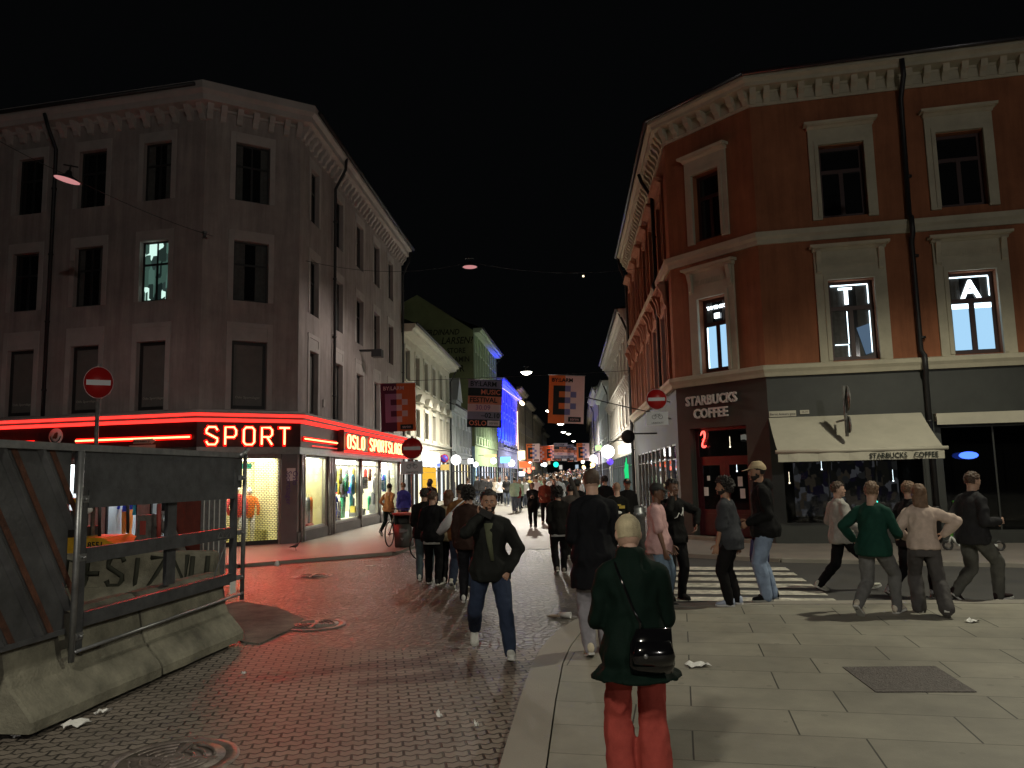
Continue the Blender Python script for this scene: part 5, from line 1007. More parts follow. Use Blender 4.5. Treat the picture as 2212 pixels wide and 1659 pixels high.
def mannequin(T,x,y,z,mj,mp,label,s=1.):
    t=thing('dressed_mannequin',label,'mannequin'); Tm=T@TL(x,y,z)@Matrix.Scale(s,4)
    b=MB(Tm); b.loft([((0,0,.75),(.17,0,0),(0,.11,0)),((0,0,.95),(.15,0,0),(0,.1,0)),((0,0,1.2),(.19,0,0),(0,.11,0)),((0,0,1.36),(.2,0,0),(0,.09,0)),((0,0,1.42),(.07,0,0),(0,.06,0))],n=14); b.tube([(-.19,0,1.33),(-.27,-.02,1.05),(-.24,-.1,.82)],[.06,.05,.04],8); b.tube([(.19,0,1.33),(.27,-.02,1.05),(.24,-.1,.82)],[.06,.05,.04],8); b.build('jacket',mj,t)
    b=MB(Tm); b.tube([(-.09,0,.8),(-.1,0,.4),(-.1,0,.03)],[.09,.07,.05],8); b.tube([(.09,0,.8),(.1,0,.4),(.1,0,.03)],[.09,.07,.05],8); b.build('trousers',mp,t)
    b=MB(Tm); b.ball((0,0,1.55),(.085,.1,.12),10); b.cyl((0,0,1.4),(0,0,1.5),.045,n=8); b.build('head',m_white,t)
def crate(T,x,y,z,w,h,m,label,name='display_box',cat='box'):
    t=thing(name,label,cat); b=MB(T); b.box(x-w/2,x+w/2,y,y+w*.6,z,z+h); b.build('box',m,t); b=MB(T); b.box(x-w/2-.01,x+w/2+.01,y-.012,y-.002,z+h*.8,z+h*.86); b.build('edge',m_white,t)
def hanging(T,x,y,z,w,h,m,label,name='hanging_garment',cat='garment'):
    t=thing(name,label,cat); b=MB(T@TL(x,y,z)); b.loft([((0,0,-h),(w*.5,0,0),(0,.05,0)),((0,0,-h*.5),(w*.42,0,0),(0,.06,0)),((0,0,-h*.12),(w*.5,0,0),(0,.06,0)),((0,0,0),(w*.12,0,0),(0,.03,0))],n=12); b.build('cloth',m,t)
    b=MB(T@TL(x,y,z)); b.tube([(0,0,0),(0,0,.12)],.006,4); b.build('hanger',m_steel,t)
mannequin(TAc,1.35,1.1,.06,g_rd,g_wt,'mannequin in red jacket behind the roller grille',1.05); mannequin(TAc,1.75,1.25,.06,g_org,g_wt,'mannequin in orange behind the roller grille'); hanging(TAc,.55,.6,2.2,.4,.7,g_blue,'blue garment hanging behind the roller grille')
t=thing('green_sign_board','green sign board above the roller grille goods','sign'); b=MB(TAc); b.box(.4,1.6,.4,.44,2.28,2.44); b.box(.4,.44,.39,.45,2.25,2.47); b.build('board',emis('green_board',(.1,.7,.35),.8),t)
crate(TAs,1.35,.3,.4,.42,.85,g_gy,'dark leaning snowboard box in the first yellow shop window'); 
for i in range(4): hanging(TAs,1.75+.25*i,.4,1.35,.18,.9,(g_gy,g_wt,g_gy,g_org)[i],('dark','white','grey','orange')[i]+' ski boots column in the first shop window',name='ski_boots',cat='ski boots')
crate(TAs,2.0,.22,.4,.5,.1,g_rd,'red flat box on the floor of the first shop window')
backpack(TAs,4.75,.35,.42,1.25,g_blue,'big blue hiking backpack low in the second shop window'); hanging(TAs,4.3,.38,2.35,.45,1.2,g_cy,'cyan garment hanging in the second shop window'); hanging(TAs,5.2,.45,2.3,.35,.8,g_blue,'blue hanging jacket in the second shop window'); backpack(TAs,4.15,.38,1.2,.8,g_org,'orange backpack hanging in the second shop window'); crate(TAs,5.0,.32,1.45,.45,.35,g_cy,'turquoise box on a rail in the second shop window'); hanging(TAs,5.75,.38,2.35,.4,.6,g_yl,'yellow garment at the top of the second shop window'); crate(TAs,5.6,.38,.4,.5,.7,g_bw,'brown cardboard box behind the blue backpack'); mannequin(TAs,6.35,.45,.42,g_gy,g_gn,'mannequin in grey and green in the second shop window')
crate(TAs,4.2,.25,.4,.5,.12,g_rd,'red shoe box on the floor of the second shop window')
hanging(TAs,7.6,.38,2.35,.35,.9,g_yl,'yellow garment in the third shop window'); hanging(TAs,7.65,.5,1.8,.35,1.1,g_cy,'light blue dress in the third shop window'); mannequin(TAs,8.8,.5,.42,g_bk,g_gy,'dark dressed mannequin in the third shop window',1.1); crate(TAs,7.6,.3,.6,.3,.25,g_yl,'small yellow box in the third shop window'); crate(TAs,8.5,.32,.4,.7,.3,g_gy,'grey box low in the third shop window'); crate(TAs,9.3,.32,1.5,.5,.5,g_bk,'dark box on a shelf in the third shop window')
mannequin(TAs,11.2,.5,.42,g_wt,g_gy,'white dressed mannequin in the fourth shop window',1.1); crate(TAs,12.4,.38,1.4,.6,.45,gm('teal_print',(.03,.2,.25)),'dark teal poster box in the fourth shop window'); crate(TAs,12.6,.3,.4,.9,.6,g_wt,'white plinth in the fourth shop window')
mannequin(TAl,LL-2.7,.6,.36,g_blue,g_org,'mannequin in blue and orange seen through the fence gap'); hanging(TAl,LL-2.25,.5,2.0,.4,1.0,g_cy,'cyan garment seen through the fence gap'); mannequin(TAl,LL-1.45,.6,.36,g_bk,g_wt,'mannequin in black seen through the fence gap'); crate(TAl,LL-.75,.3,.5,.4,1.4,g_gy,'tall dark poster stand seen through the fence gap',name='poster_stand',cat='stand'); hanging(TAl,LL-1.25,.4,2.0,.4,.5,g_org,'orange and red ball bag seen through the fence gap')

cols_={'blue':g_blue,'orange':g_org,'turquoise':g_cy,'yellow':g_yl,'dark grey':g_gy,'red':g_rd,'green':g_gn,'white':g_wt,'black':g_bk,'brown':g_bw}
rg_=random.Random(5); seen_=set()
for w_,(x0,x1) in (('second',(3.9,7.0)),('third',(7.3,10.0)),('fourth',(10.4,13.7)),('first',(.9,2.7))):
    for lv,zz in (('low',.42),('middle',1.35),('top',2.35)):
        for k_ in range(3 if w_!='first' else 1):
            cn=rg_.choice(list(cols_)); it=rg_.choice(('garment','box') if lv!='top' else ('garment',))
            if (w_,lv,cn,it) in seen_: continue
            seen_.add((w_,lv,cn,it)); x=rg_.uniform(x0,x1); y=rg_.uniform(.22,1.0); lb='%s %s at the %s of the %s shop window display'%(cn,it,{'low':'bottom','middle':'middle','top':'top'}[lv],w_)
            if it=='garment': hanging(TAs,x,y,(zz if lv=='top' else zz+.75),rg_.uniform(.3,.5),rg_.uniform(.5,.8),cols_[cn],lb)
            else: crate(TAs,x,y,zz if lv=='low' else zz,rg_.uniform(.25,.5),rg_.uniform(.2,.5),cols_[cn],lb)
# ================= people =================
def remesh(b,vox,sm=2,fold=0,ff=7.,seed=0,disp=None):
    me=b.mesh('tmp'); o=D.objects.new('tmp',me); COL.objects.link(o)
    m=o.modifiers.new('r','REMESH'); m.mode='VOXEL'; m.voxel_size=vox; m.use_smooth_shade=True
    if sm: s=o.modifiers.new('s','SMOOTH'); s.factor=.5; s.iterations=sm
    dg=bpy.context.evaluated_depsgraph_get(); dg.update(); out=D.meshes.new_from_object(o.evaluated_get(dg)); D.objects.remove(o); D.meshes.remove(me)
    vs=[v.co.copy() for v in out.vertices]; ns=[v.normal.copy() for v in out.vertices]; fs=[tuple(p.vertices) for p in out.polygons]; D.meshes.remove(out)
    if fold:
        sd=V((seed*3.7,seed*1.3,seed*.9)); q=[]
        for v,n in zip(vs,ns):
            w=noise.noise(V((v.x*ff,v.y*ff,v.z*ff*.55+v.x*3))+sd)+.6*noise.noise(V((v.x*ff*2.1,v.y*ff*2.1,v.z*ff*1.5-v.x*5))+sd)
            q.append(v+n*(fold*(1-2*abs(w))))
        vs=q
    if disp: vs=[disp(v,n) for v,n in zip(vs,ns)]
    return vs,fs
def ik(a,c,l1,l2,hint):
    d=c-a; L=min(d.length,(l1+l2)*.999); dn=d.normalized(); x=(l1*l1-l2*l2+L*L)/(2*L); hh=math.sqrt(max(0,l1*l1-x*x))
    p=hint-dn*hint.dot(dn); p=p.normalized() if p.length>1e-5 else dn.orthogonal().normalized()
    return a+dn*x+p*hh, a+dn*L
def chain(b,pts,rs,n=14):
    for i in range(len(pts)-1): b.cyl(pts[i],pts[i+1],rs[i],rs[i+1],n)
    for p,r in zip(pts,rs): b.ball(p,r,n)
SK={'light':mat('fair_skin',(.52,.33,.25),.55,.12,8,.05),'tan':mat('tan_skin',(.36,.20,.13),.5,.12,8,.05),'brown':mat('brown_skin',(.16,.08,.05),.45,.12,8,.05)}
HC={'dark':mat('dark_hair',(.012,.009,.008),.6,.3,30,.4,120),'brown':mat('brown_hair',(.07,.04,.025),.6,.3,30,.4,120),'blond':mat('bleached_hair',(.50,.43,.28),.8,.35,5,.35,160),'auburn':mat('auburn_hair',(.12,.055,.03),.5,.3,30,.4,120),'lightbrown':mat('light_brown_hair',(.17,.10,.06),.6,.3,30,.4,120)}
def hand(b,W,d,nrm,side,s,curl=.5):
    "five fingers and a thumb at wrist W pointing along d, palm facing nrm"
    d=d.normalized(); nrm=(nrm-d*nrm.dot(d)).normalized(); x=d.cross(nrm)*side   # x towards the thumb
    P=lambda a,y,z:W+x*a*s+d*y*s+nrm*z*s
    b.loft([(P(0,-.01,0),x*.026*s,nrm*.019*s),(P(.002,.03,0),x*.036*s,nrm*.016*s),(P(0,.075,0),x*.042*s,nrm*.014*s),(P(0,.095,0),x*.038*s,nrm*.011*s)],12)
    for i,(ax,l) in enumerate(((.031,.070),(.011,.079),(-.011,.073),(-.031,.057))):
        p=P(ax,.088,0); a=0; pts=[p]
        for j,f in enumerate((.45,.32,.23)):
            a+=curl*(.55,.75,.6)[j]*(1+.12*i); p=p+(d*cos(a)+nrm*sin(a))*l*f*s+x*ax*.12*s; pts.append(p)
        chain(b,pts,[.0095*s,.0088*s,.008*s,.0068*s],8)
    t0=P(.03,.015,.006); t1=t0+(x*.75+d*.6+nrm*.35).normalized()*.04*s; t2=t1+(x*.3+d*.85+nrm*.45).normalized()*.032*s; t3=t2+(d*.9+nrm*.5-x*.1).normalized()*.024*s
    chain(b,[t0,t1,t2,t3],[.014*s,.0115*s,.010*s,.0085*s],8)
HP=[(0,.14,.13,.24),(.07,.22,.25,.13),(.16,.275,.33,.06),(.28,.31,.385,.02),(.42,.335,.42,0),(.55,.345,.435,-.02),(.68,.34,.43,-.03),(.8,.31,.39,-.035),(.9,.24,.31,-.04),(.97,.14,.18,-.045),(1,.05,.07,-.05)]
def head_rings(M,hh,inf=0.,z0=0,z1=1,back=0.):
    rg=[]
    for z,rx,ry,cy in HP:
        if z<z0-.001 or z>z1: continue
        zz=z+(inf if z>.9 else 0)
        rg.append((M@V((0,(cy-back*.5)*hh,zz*hh)),M.to_3x3()@V(((rx+inf)*hh,0,0)),M.to_3x3()@V((0,(ry+inf+back*.5)*hh,0))))
    return rg
def build_head(b,M,hh,face=True):
    b.loft(head_rings(M,hh),18); m=M.to_3x3()
    B=lambda x,y,z,rx,ry,rz:b.ball(M@V((x*hh,y*hh,z*hh)),(rx*hh,ry*hh,rz*hh),10,0,m)
    B(0,.43,.36,.055,.075,.05); b.cyl(M@V((0,.40*hh,.54*hh)),M@V((0,.475*hh,.375*hh)),.03*hh,.045*hh,8); B(.045,.43,.345,.03,.04,.03); B(-.045,.43,.345,.03,.04,.03)
    B(0,.385,.565,.22,.05,.035); B(0,.385,.21,.10,.055,.028); B(0,.36,.09,.11,.08,.06); B(.17,.27,.36,.10,.10,.09); B(-.17,.27,.36,.10,.10,.09)
    for s in(-1,1): B(s*.355,-.03,.43,.03,.085,.125); B(s*.345,-.01,.35,.03,.05,.06)
def person(label,x,y,az,h,z0=0.,feet=None,hands=None,lean=3,side=0,twist=0,hy=0,hp=0,pz=None,px=0,py=0,skin='light',hair='short',hc='dark',female=False,
           top='jacket',tc=(.02,.02,.022),th=.50,te=.018,tsl=1.,bc=(.02,.02,.025),be=.012,flare=.0,sc=(.6,.6,.58),soc=None,vox=1.,undertee=None,group=None,bulk=.95,beard=False,elb=None,thm=None,boh=None,curl=.5,crowd=False,shx=1.,neck=None):
    t=thing('person',label,'person',(x,y,z0),-R(az),group)
    k=h/1.75; hw=.056*h; shw=(.086 if female else .098)*h*shx; nr=neck or (.031 if female else .037)
    te*=.8
    feet=feet or [(-.055*h,.01,.046*h,0,-8),(.055*h,-.01,.046*h,0,8)]; hands=hands or [(-.20*h/1.75*1.05,.06,.49*h),(.20*h/1.75*1.05,.06,.49*h)]
    if pz is None: pz=.525*h
    P=V((px,py,pz)); dr=V((sin(R(side)),sin(R(lean)),cos(R(lean)))).normalized(); tw=Matrix.Rotation(-R(twist),3,'Z'); rx=tw@V((1,0,0)); rx0=V((1,0,0)); fy=dr.cross(rx)*-1; fy=V((0,0,1)).cross(rx); fy=(fy-dr*fy.dot(dr)).normalized()
    Nb=P+dr*.315*h; 
    bf=.93 if female else 1.
    tr=[(-.05,.088 if female else .083,.062),(0,.098 if female else .094,.07),(.06,.082 if female else .088,.062),(.12,.072 if female else .081,.056),(.19,.088*bf,.064),(.25,.097*bf,.063),(.285,.085*bf,.053),(.31,.045,.04)]
    def torso(b,e,t0=-.05,hem=None,hf=0,bk=1.):
        rg=[]
        if hem is not None:
            z=hem; c=V((P.x,P.y,z)); q=(.098+hf)*h+max(e,be+.026); rg.append((c,rx0*q,V((0,1,0))*(.08*h+max(e,be+.026)+hf*h*.8)))
            if P.z-hem>.12*h: c=V((P.x,P.y,(P.z+hem)/2)); rg.append((c,rx0*((.103+hf*.5)*h+max(e,be+.026)),V((0,1,0))*(.081*h+max(e,be+.026)+hf*h*.4)))
        for tt,a,c in tr:
            if hem is not None and (P+dr*tt*h).z<hem+.02: continue
            if e>0 and tt<.13: a=a+.004; ex_=(.013+max(0,(be+.026-e)/h))*(1-max(0,tt)/.13); c=c+.006+ex_; a+=ex_
            w=max(0,min(1,tt/.25)); xr=(rx0.lerp(rx,w)).normalized(); rg.append((P+dr*tt*h,xr*(a*h*(bk if tt>.13 else 1)+e),fy*(c*h*bk+e)))
        b.loft(rg,20)
    legs=[];arms=[]
    for i,s in ((0,-1),(1,1)):
        f=feet[i]; A=V(f[:3]); hp_=P+V((s*hw,0,-.01*h)); kn,A=ik(hp_,A,.245*h,.240*h,V((s*.08,1,0))+(V(f[5]) if len(f)>5 else V((0,0,0)))); legs.append((hp_,kn,A,f[3],f[4]))
        sh=P+dr*.270*h+rx*s*shw; Wt=V(hands[i][:3]); hint=V(elb[i]) if elb else V((s*.28,-.9,-.3)); el,Wt=ik(sh,Wt,.168*h,.150*h,hint); arms.append((sh,el,Wt))
    # body
    allv=[];allf=[]
    def addm(r): o=len(allv); allv.extend(r[0]); allf.extend([tuple(i+o for i in f) for f in r[1]])
    b=MB(); torso(b,0)
    for s,(hp_,kn,A,_,_) in zip((-1,1),legs): ca=kn.lerp(A,.3)+V((0,-.008*h,0)); chain(b,[hp_,hp_.lerp(kn,.5),kn,ca,A],[.050*h,.044*h,.031*h,.033*h,.021*h])
    for s,(sh,el,w) in zip((-1,1),arms): chain(b,[sh,sh.lerp(el,.5),el,el.lerp(w,.35),w],[.028*h,.025*h,.021*h,.021*h,.0145*h]); b.cyl(P+dr*.30*h+rx*s*.025*h,sh+dr*.004*h,.030*h,.026*h,12)
    hh=.132*h; nk=Nb+V((0,.008*h,-.01*h)); Hm=Matrix.Translation(Nb+V((sin(R(side))*.02*h,.012*h+.03*h*sin(R(hp)),.042*h)))@(Matrix.Rotation(-R(hy),4,'Z')@Matrix.Rotation(-R(hp),4,'X'))
    b.cyl(nk-dr*.03*h,Hm@V((0,-.06*hh,.3*hh)),nr*h,nr*.92*h,14)
    addm(remesh(b,.012*vox if not crowd else .026,2))
    b=MB(); build_head(b,Hm,hh); addm(remesh(b,.0062*vox if not crowd else .018,1))
    if not crowd:
        for i,(s,(sh,el,w)) in enumerate(zip((-1,1),arms)):
            b=MB(); dd=(w-el).normalized(); nn=V(hands[i][3:6]) if len(hands[i])>3 else V((-s,.25,0)); hand(b,w+dd*.005,dd,nn,1 if (dd.cross(nn)).dot(V(hands[i][6:9]) if len(hands[i])>6 else V((0,1,0)))>0 else -1,k,curl); addm(remesh(b,.0052*vox,1))
    me=D.meshes.new('body'); me.from_pydata(allv,[],allf); me.polygons.foreach_set('use_smooth',[True]*len(allf)); me.materials.append(SK[skin]); o=D.objects.new('body',me); COL.objects.link(o); o.parent=t; body=o
    def part(name,r,m,par=t,smooth=True):
        me=D.meshes.new(name); me.from_pydata(r[0],[],r[1]); me.polygons.foreach_set('use_smooth',[smooth]*len(r[1])); me.materials.append(m); o=D.objects.new(name,me); COL.objects.link(o); o.parent=par; return o
    cm=lambda n,c,r=.85:mat('%s_%.3f_%.3f_%.3f'%(n,*c),tuple(v*.62 if max(c)<.03 else v for v in c),r,.14,9,.22,140,spec=.15)
    vx=.014*vox if not crowd else .03
    # trousers
    b=MB(); 
    b.loft([(P+V((0,0,-.055*h)),rx0*(.088*h+be),V((0,.068*h+be,0))),(P,rx0*(.098*h+be),V((0,.075*h+be,0))),(P+dr*.07*h,rx0*(.09*h+be),V((0,.066*h+be,0)))],20)
    for s,(hp_,kn,A,_,_) in zip((-1,1),legs):
        fl=flare*h; e=be; A2=A+(A-kn).normalized()*.012*h; ca=kn.lerp(A,.3)+V((0,-.006*h,0)); chain(b,[hp_+V((0,0,-.01)),hp_.lerp(kn,.5),kn,ca,A2],[.051*h+e,.046*h+e,.036*h+e+fl*.3,.036*h+e*1.1+fl*.6,.026*h+e+fl])
    part('trousers',remesh(b,vx,2,.009 if not crowd else 0,8.,rnd.random()*9),boh or cm('trouser_cloth',bc))
    # top
    tmat=thm or cm('top_cloth',tc,.8)
    hem=P.z-{'jacket':.06,'tee':.075,'sweater':.05,'hoodie':.06,'crop':.0}.get(top,.06)*h if th is None or top!='coat' else th*h
    if top in('blazer',): hem=th*h
    b=MB(); torso(b,te,hem=hem,hf=.05 if top=='blazer' else .018 if top=='coat' else .0,bk=bulk)
    for s,(sh,el,w) in zip((-1,1),arms):
        if tsl>=1: pts=[sh,sh.lerp(el,.5),el,el.lerp(w,.5),w+(w-el).normalized()*-.01]; rs=[.030*h+te*.8,.028*h+te*.85,.0235*h+te*.85,.022*h+te*.8,.0175*h+te*.7]
        else: e2=sh.lerp(el,tsl); pts=[sh,sh.lerp(e2,.5),e2]; rs=[.030*h+te*.8,.028*h+te,.027*h+te*1.4]
        chain(b,pts,rs); b.cyl(P+dr*.302*h+rx*s*.028*h,sh+dr*.006*h,.032*h+te*.5,.028*h+te*.6,14)
    
    if top=='blazer': b.lathe([(0,-.02*h),(.058*h,-.02*h),(.045*h,.052*h),(0,.048*h)],c=Nb+V((0,.006*h,.0)),n=16)
    elif top in('jacket','coat','hoodie'): b.lathe([(0,-.02*h),(.052*h,-.02*h),(.044*h,.022*h),(0,.018*h)],c=Nb+V((0,.006*h,.004*h)),n=16)
    if top=='hoodie': b.ball(Nb+V((0,-.045*h,.0)),(.062*h,.045*h,.05*h),12)
    tp=part('coat' if top in('coat',) else 'blazer' if top=='blazer' else 'sweater' if top=='sweater' else 't_shirt' if top=='tee' else 'jacket',remesh(b,vx,2,.013 if not crowd else 0,6.,rnd.random()*9),tmat)
    if undertee:
        b=MB(); b.loft([(V((P.x,P.y,hem-.045)),rx0*(.098*h+.012),V((0,.076*h+.014,0))),(V((P.x,P.y,hem+.05)),rx0*(.1*h+.01),V((0,.078*h+.01,0)))],20); part('undershirt',(b.v,b.f),cm('shirt_cloth',undertee))
    # shoes
    for s,(hp_,kn,A,pit,yaw) in zip((-1,1),legs):
        Mf=Matrix.Translation(A)@Matrix.Rotation(-R(yaw),4,'Z')@Matrix.Rotation(R(pit),4,'X')
        az_=.046*h; b=MB(Mf); rg=[]
        for yy,w,zt in ((-.078,.018,-.02),(-.068,.032,.03),(-.03,.036,.05),(.02,.038,.045),(.06,.042,.012),(.11,.047,-.012),(.15,.044,-.02),(.178,.028,-.03),(.186,.010,-.04)):
            yy*=k;w*=k;zt*=k; zb=-az_+.018; rg.append(((0,yy,(zt+zb)/2),(w,0,0),(0,0,(zt-zb)/2)))
        b.loft(rg,12); sm_=soc and cm('shoe',sc) or cm('shoe',sc); so=b.build('shoe',sm_,t)
        if not crowd:
            b=MB(Mf); pl=[(-.028,-.078),(.028,-.078),(.037,-.03),(.04,.05),(.05,.11),(.042,.165),(.015,.192),(-.02,.19),(-.042,.165),(-.047,.11),(-.036,.05),(-.036,-.03)]; b.ext([(a*k,c*k) for a,c in pl],-az_,-az_+.024); b.build('sole',cm('sole',soc or (.65,.65,.62)),so)
    # hair, headgear, face
    hm=HC.get(hc,HC['dark'])
    def shell(inf,keep,name,m,back=0.,nz=0,vo=.0062):
        b=MB(); b.loft(head_rings(Hm,hh,inf,0,1,back),18); vs,fs=remesh(b,vo*vox if not crowd else .02,1); Hi=Hm.inverted(); ok=[keep((Hi@v)/hh) for v in vs]
        fs=[f for f in fs if all(ok[i] for i in f)]
        if nz: vs=[v+(v-Hm@V((0,0,.5*hh))).normalized()*nz*noise.noise(v*38) for v in vs]
        return part(name,(vs,fs),m)
    hl=lambda p,f,s_:p.z+.05*noise.noise(p*11)>(f if p.y>.22 else f-(f-s_)*min(1,(.22-p.y)/.35))
    if hair in('short','buzz'): shell(.022 if hair=='buzz' else .06,lambda p:hl(p,.80,.30) and not(abs(p.x)>.30 and -.12<p.y<.12 and p.z<.56),'hair',hm,nz=.0 if hair=='buzz' else .012)
    if hair=='bald': shell(.006,lambda p:hl(p,.86,.34) and p.z>.3,'hair',mat('shaved_scalp',(.30,.19,.13),.6,.1))
    if hair=='curly': shell(.13,lambda p:hl(p,.74,.12),'hair',hm,back=.06,nz=.05)
    if hair=='afro': shell(.11,lambda p:hl(p,.80,.35),'hair',hm,nz=.02)
    if hair=='long':
        b=MB(); b.loft(head_rings(Hm,hh,.07),18); m=Hm.to_3x3(); c0=Hm@V((0,-.2*hh,.45*hh)); b.loft([(c0,m@V((.40*hh,0,0)),m@V((0,.25*hh,0))),(Hm@V((0,-.30*hh,-.1*hh)),m@V((.40*hh,0,0)),m@V((0,.2*hh,0))),(Hm@V((.04,-.34*hh,-.7*hh)),m@V((.30*hh,0,0)),m@V((0,.13*hh,0))),(Hm@V((.05,-.34*hh,-1.05*hh)),m@V((.14*hh,0,0)),m@V((0,.07*hh,0)))],14)
        vs,fs=remesh(b,.009*vox if not crowd else .022,1,.006 if not crowd else 0,22); Hi=Hm.inverted(); ok=[not((Hi@v).y>.16*hh and (Hi@v).z<.80*hh and (Hi@v).z>-.1*hh) for v in vs]; fs=[f for f in fs if all(ok[i] for i in f)]; part('hair',(vs,fs),hm)
    if hair in('cap','capwhite','beanie'):
        shell(.03,lambda p:hl(p,.70,.3) and not(abs(p.x)>.30 and -.12<p.y<.12 and p.z<.56),'hair',hm)
        cc={'cap':(.42,.33,.2),'capwhite':(.02,.02,.02),'beanie':(.03,.03,.03)}[hair]; cm_=mat('cap_cloth_'+hair,cc,.85,.1,9,.2,120)
        cp=shell(.085,lambda p:p.z>.66-.12*(p.y<0)*min(1,-p.y/.3),'cap',cm_)
        if hair!='beanie':
            b=MB(Hm); vs=[];n=9
            for i in range(n): a=R(-62+124*i/(n-1)); vs.append((.40*hh*sin(a),(.30+.04)*hh+.1*hh*cos(a),.70*hh)); 
            for i in range(n): a=R(-62+124*i/(n-1)); vs.append((.42*hh*sin(a),(.36)*hh+.48*hh*cos(a),(.66-.06*cos(a))*hh))
            vs+=[(v[0],v[1],v[2]-.006) for v in vs]; fs=[(i,i+1,i+n+1,i+n) for i in range(n-1)]+[(i+2*n,i+3*n,i+3*n+1,i+2*n+1) for i in range(n-1)]+[(i+n,i+n+1,i+3*n+1,i+3*n) for i in range(n-1)]
            b.add(vs,fs); b.build('brim',cm_,cp)
        if hair=='capwhite': b=MB(Hm); b.ball((0,.40*hh,.92*hh),(.17*hh,.07*hh,.13*hh),8); b.build('emblem',mat('cap_emblem',(.6,.55,.4),.8),cp)
    if not crowd:
        b=MB(Hm); be_=MB(Hm)
        for s in(-1,1):
            b.ball((s*.125*hh,.395*hh,.47*hh),(.052*hh,.022*hh,.026*hh),8,1); b.ball((s*.125*hh,.412*hh,.47*hh),(.024*hh,.012*hh,.024*hh),8,0)
            be_.tube([(s*.05*hh,.425*hh,.555*hh),(s*.13*hh,.43*hh,.585*hh),(s*.21*hh,.375*hh,.56*hh)],[.012*hh,.018*hh,.008*hh],6)
        b.build('eye',[m_ink,mat('eye_white',(.45,.42,.4),.4,0,bump=0)],t); be_.build('eyebrow',HC['dark'] if hc!='blond' else HC['brown'],t)
        b=MB(Hm); b.ball((0,.43*hh,.222*hh),(.088*hh,.022*hh,.014*hh),8); b.ball((0,.425*hh,.192*hh),(.07*hh,.024*hh,.016*hh),8); b.build('lips',mat('lip_skin_'+skin,tuple(c*f for c,f in zip({'light':(.5,.3,.25),'tan':(.36,.2,.13),'brown':(.16,.08,.05)}[skin],(.8,.55,.55))),.5,0,bump=0),t)
        if beard: shell(.014,lambda p:(p.z<.27+.12*(p.y<.15) and p.y>-.08 and not(abs(p.x)<.075 and .17<p.z<.235 and p.y>.2)) ,'beard',HC['dark'],nz=.004)
    return t,dict(P=P,Nb=Nb,arms=arms,legs=legs,Hm=Hm,hh=hh,h=h,hem=hem)
def ball_strap(t,pts,r,m,name='strap'): b=MB(); b.tube(pts,r,6); return b.build(name,m,t)
wk=lambda h,s,f,off=.05:([(-off*h,s*.15*h,.046*h,8,-4),(off*h,-s*.19*h,.105*h,-42,4)] if f=='L' else [(-off*h,-s*.19*h,.105*h,-42,-4),(off*h,s*.15*h,.046*h,8,4)])
m_patent=mat('black_patent_leather',(.004,.004,.005),.13,0,bump=.05,bs=14,spec=.5,coat=.25)
def worldbag(t,h,fn):
    fn(t)
# 1 green blazer woman
t,q=person('person with cropped bleached hair in a dark green blazer and wide red trousers',.68,4.62,-2,1.60,.034,
  feet=[(-.085,.03,.078,0,-4),(.09,-.06,.078,0,6)],hands=[(-.08,.27,1.0,0,0,1,1,0,0),(.08,.27,1.0,0,0,1,-1,0,0)],elb=[(-.5,-.6,-.4),(.5,-.6,-.4)],lean=2,hp=16,
  hair='buzz',hc='blond',female=False,top='blazer',tc=(.0035,.017,.0115),th=.445,te=.022,bc=(.34,.06,.048),be=.004,flare=.028,sc=(.03,.03,.03),bulk=.93,shx=.97,neck=.031)
b=MB(); b.loft([((.04,-.17,.76),(.12,0,0),(0,.045,0)),((.04,-.18,.81),(.13,0,0),(0,.06,0)),((.04,-.18,.92),(.12,0,0),(0,.05,0)),((.06,-.17,1.0),(.10,0,0),(0,.03,0))],n=20)
D_b=thing('handbag','glossy black patent handbag hanging at the right hip of the green blazer person','handbag',(.70,4.62,.034),R(2)); b.build('bag',m_patent,D_b)
b=MB(); b.loft([((.04,-.215,.81),(.115,0,0),(0,.03,0)),((.04,-.235,.86),(.12,0,0),(0,.03,0)),((.045,-.22,.94),(.095,0,0),(0,.02,0))],n=16); b.build('flap',m_patent,D_b)
b=MB(); b.tube([(-.125,-.0,1.365),(-.12,-.09,1.31),(-.09,-.14,1.22),(-.05,-.165,1.10),(-.02,-.19,1.04),(-.02,-.18,.98)],.008,6); b.build('strap',m_patent,D_b); b=MB(); b.ball((-.01,-.265,.87),(.014,.006,.014),8); b.build('clasp',m_steel,D_b)

# 2 coat man
t,q=person('tall cropped haired person from behind in a long black coat and grey trousers',.84,8.35,-1,1.90,.034,feet=[(-.10,-.14,.10,-18,-4),(.10,.16,.087,4,8)],
  hands=[(-.14,.26,1.05,0,0,1,1,0,0),(.14,.26,1.05,0,0,1,-1,0,0)],elb=[(-.45,-.7,-.4),(.45,-.7,-.4)],lean=2,hp=10,hair='buzz',hc='brown',top='coat',th=.36,te=.03,tc=(.010,.011,.015),bc=(.27,.26,.29),be=.016,sc=(.62,.55,.42),bulk=1.0)
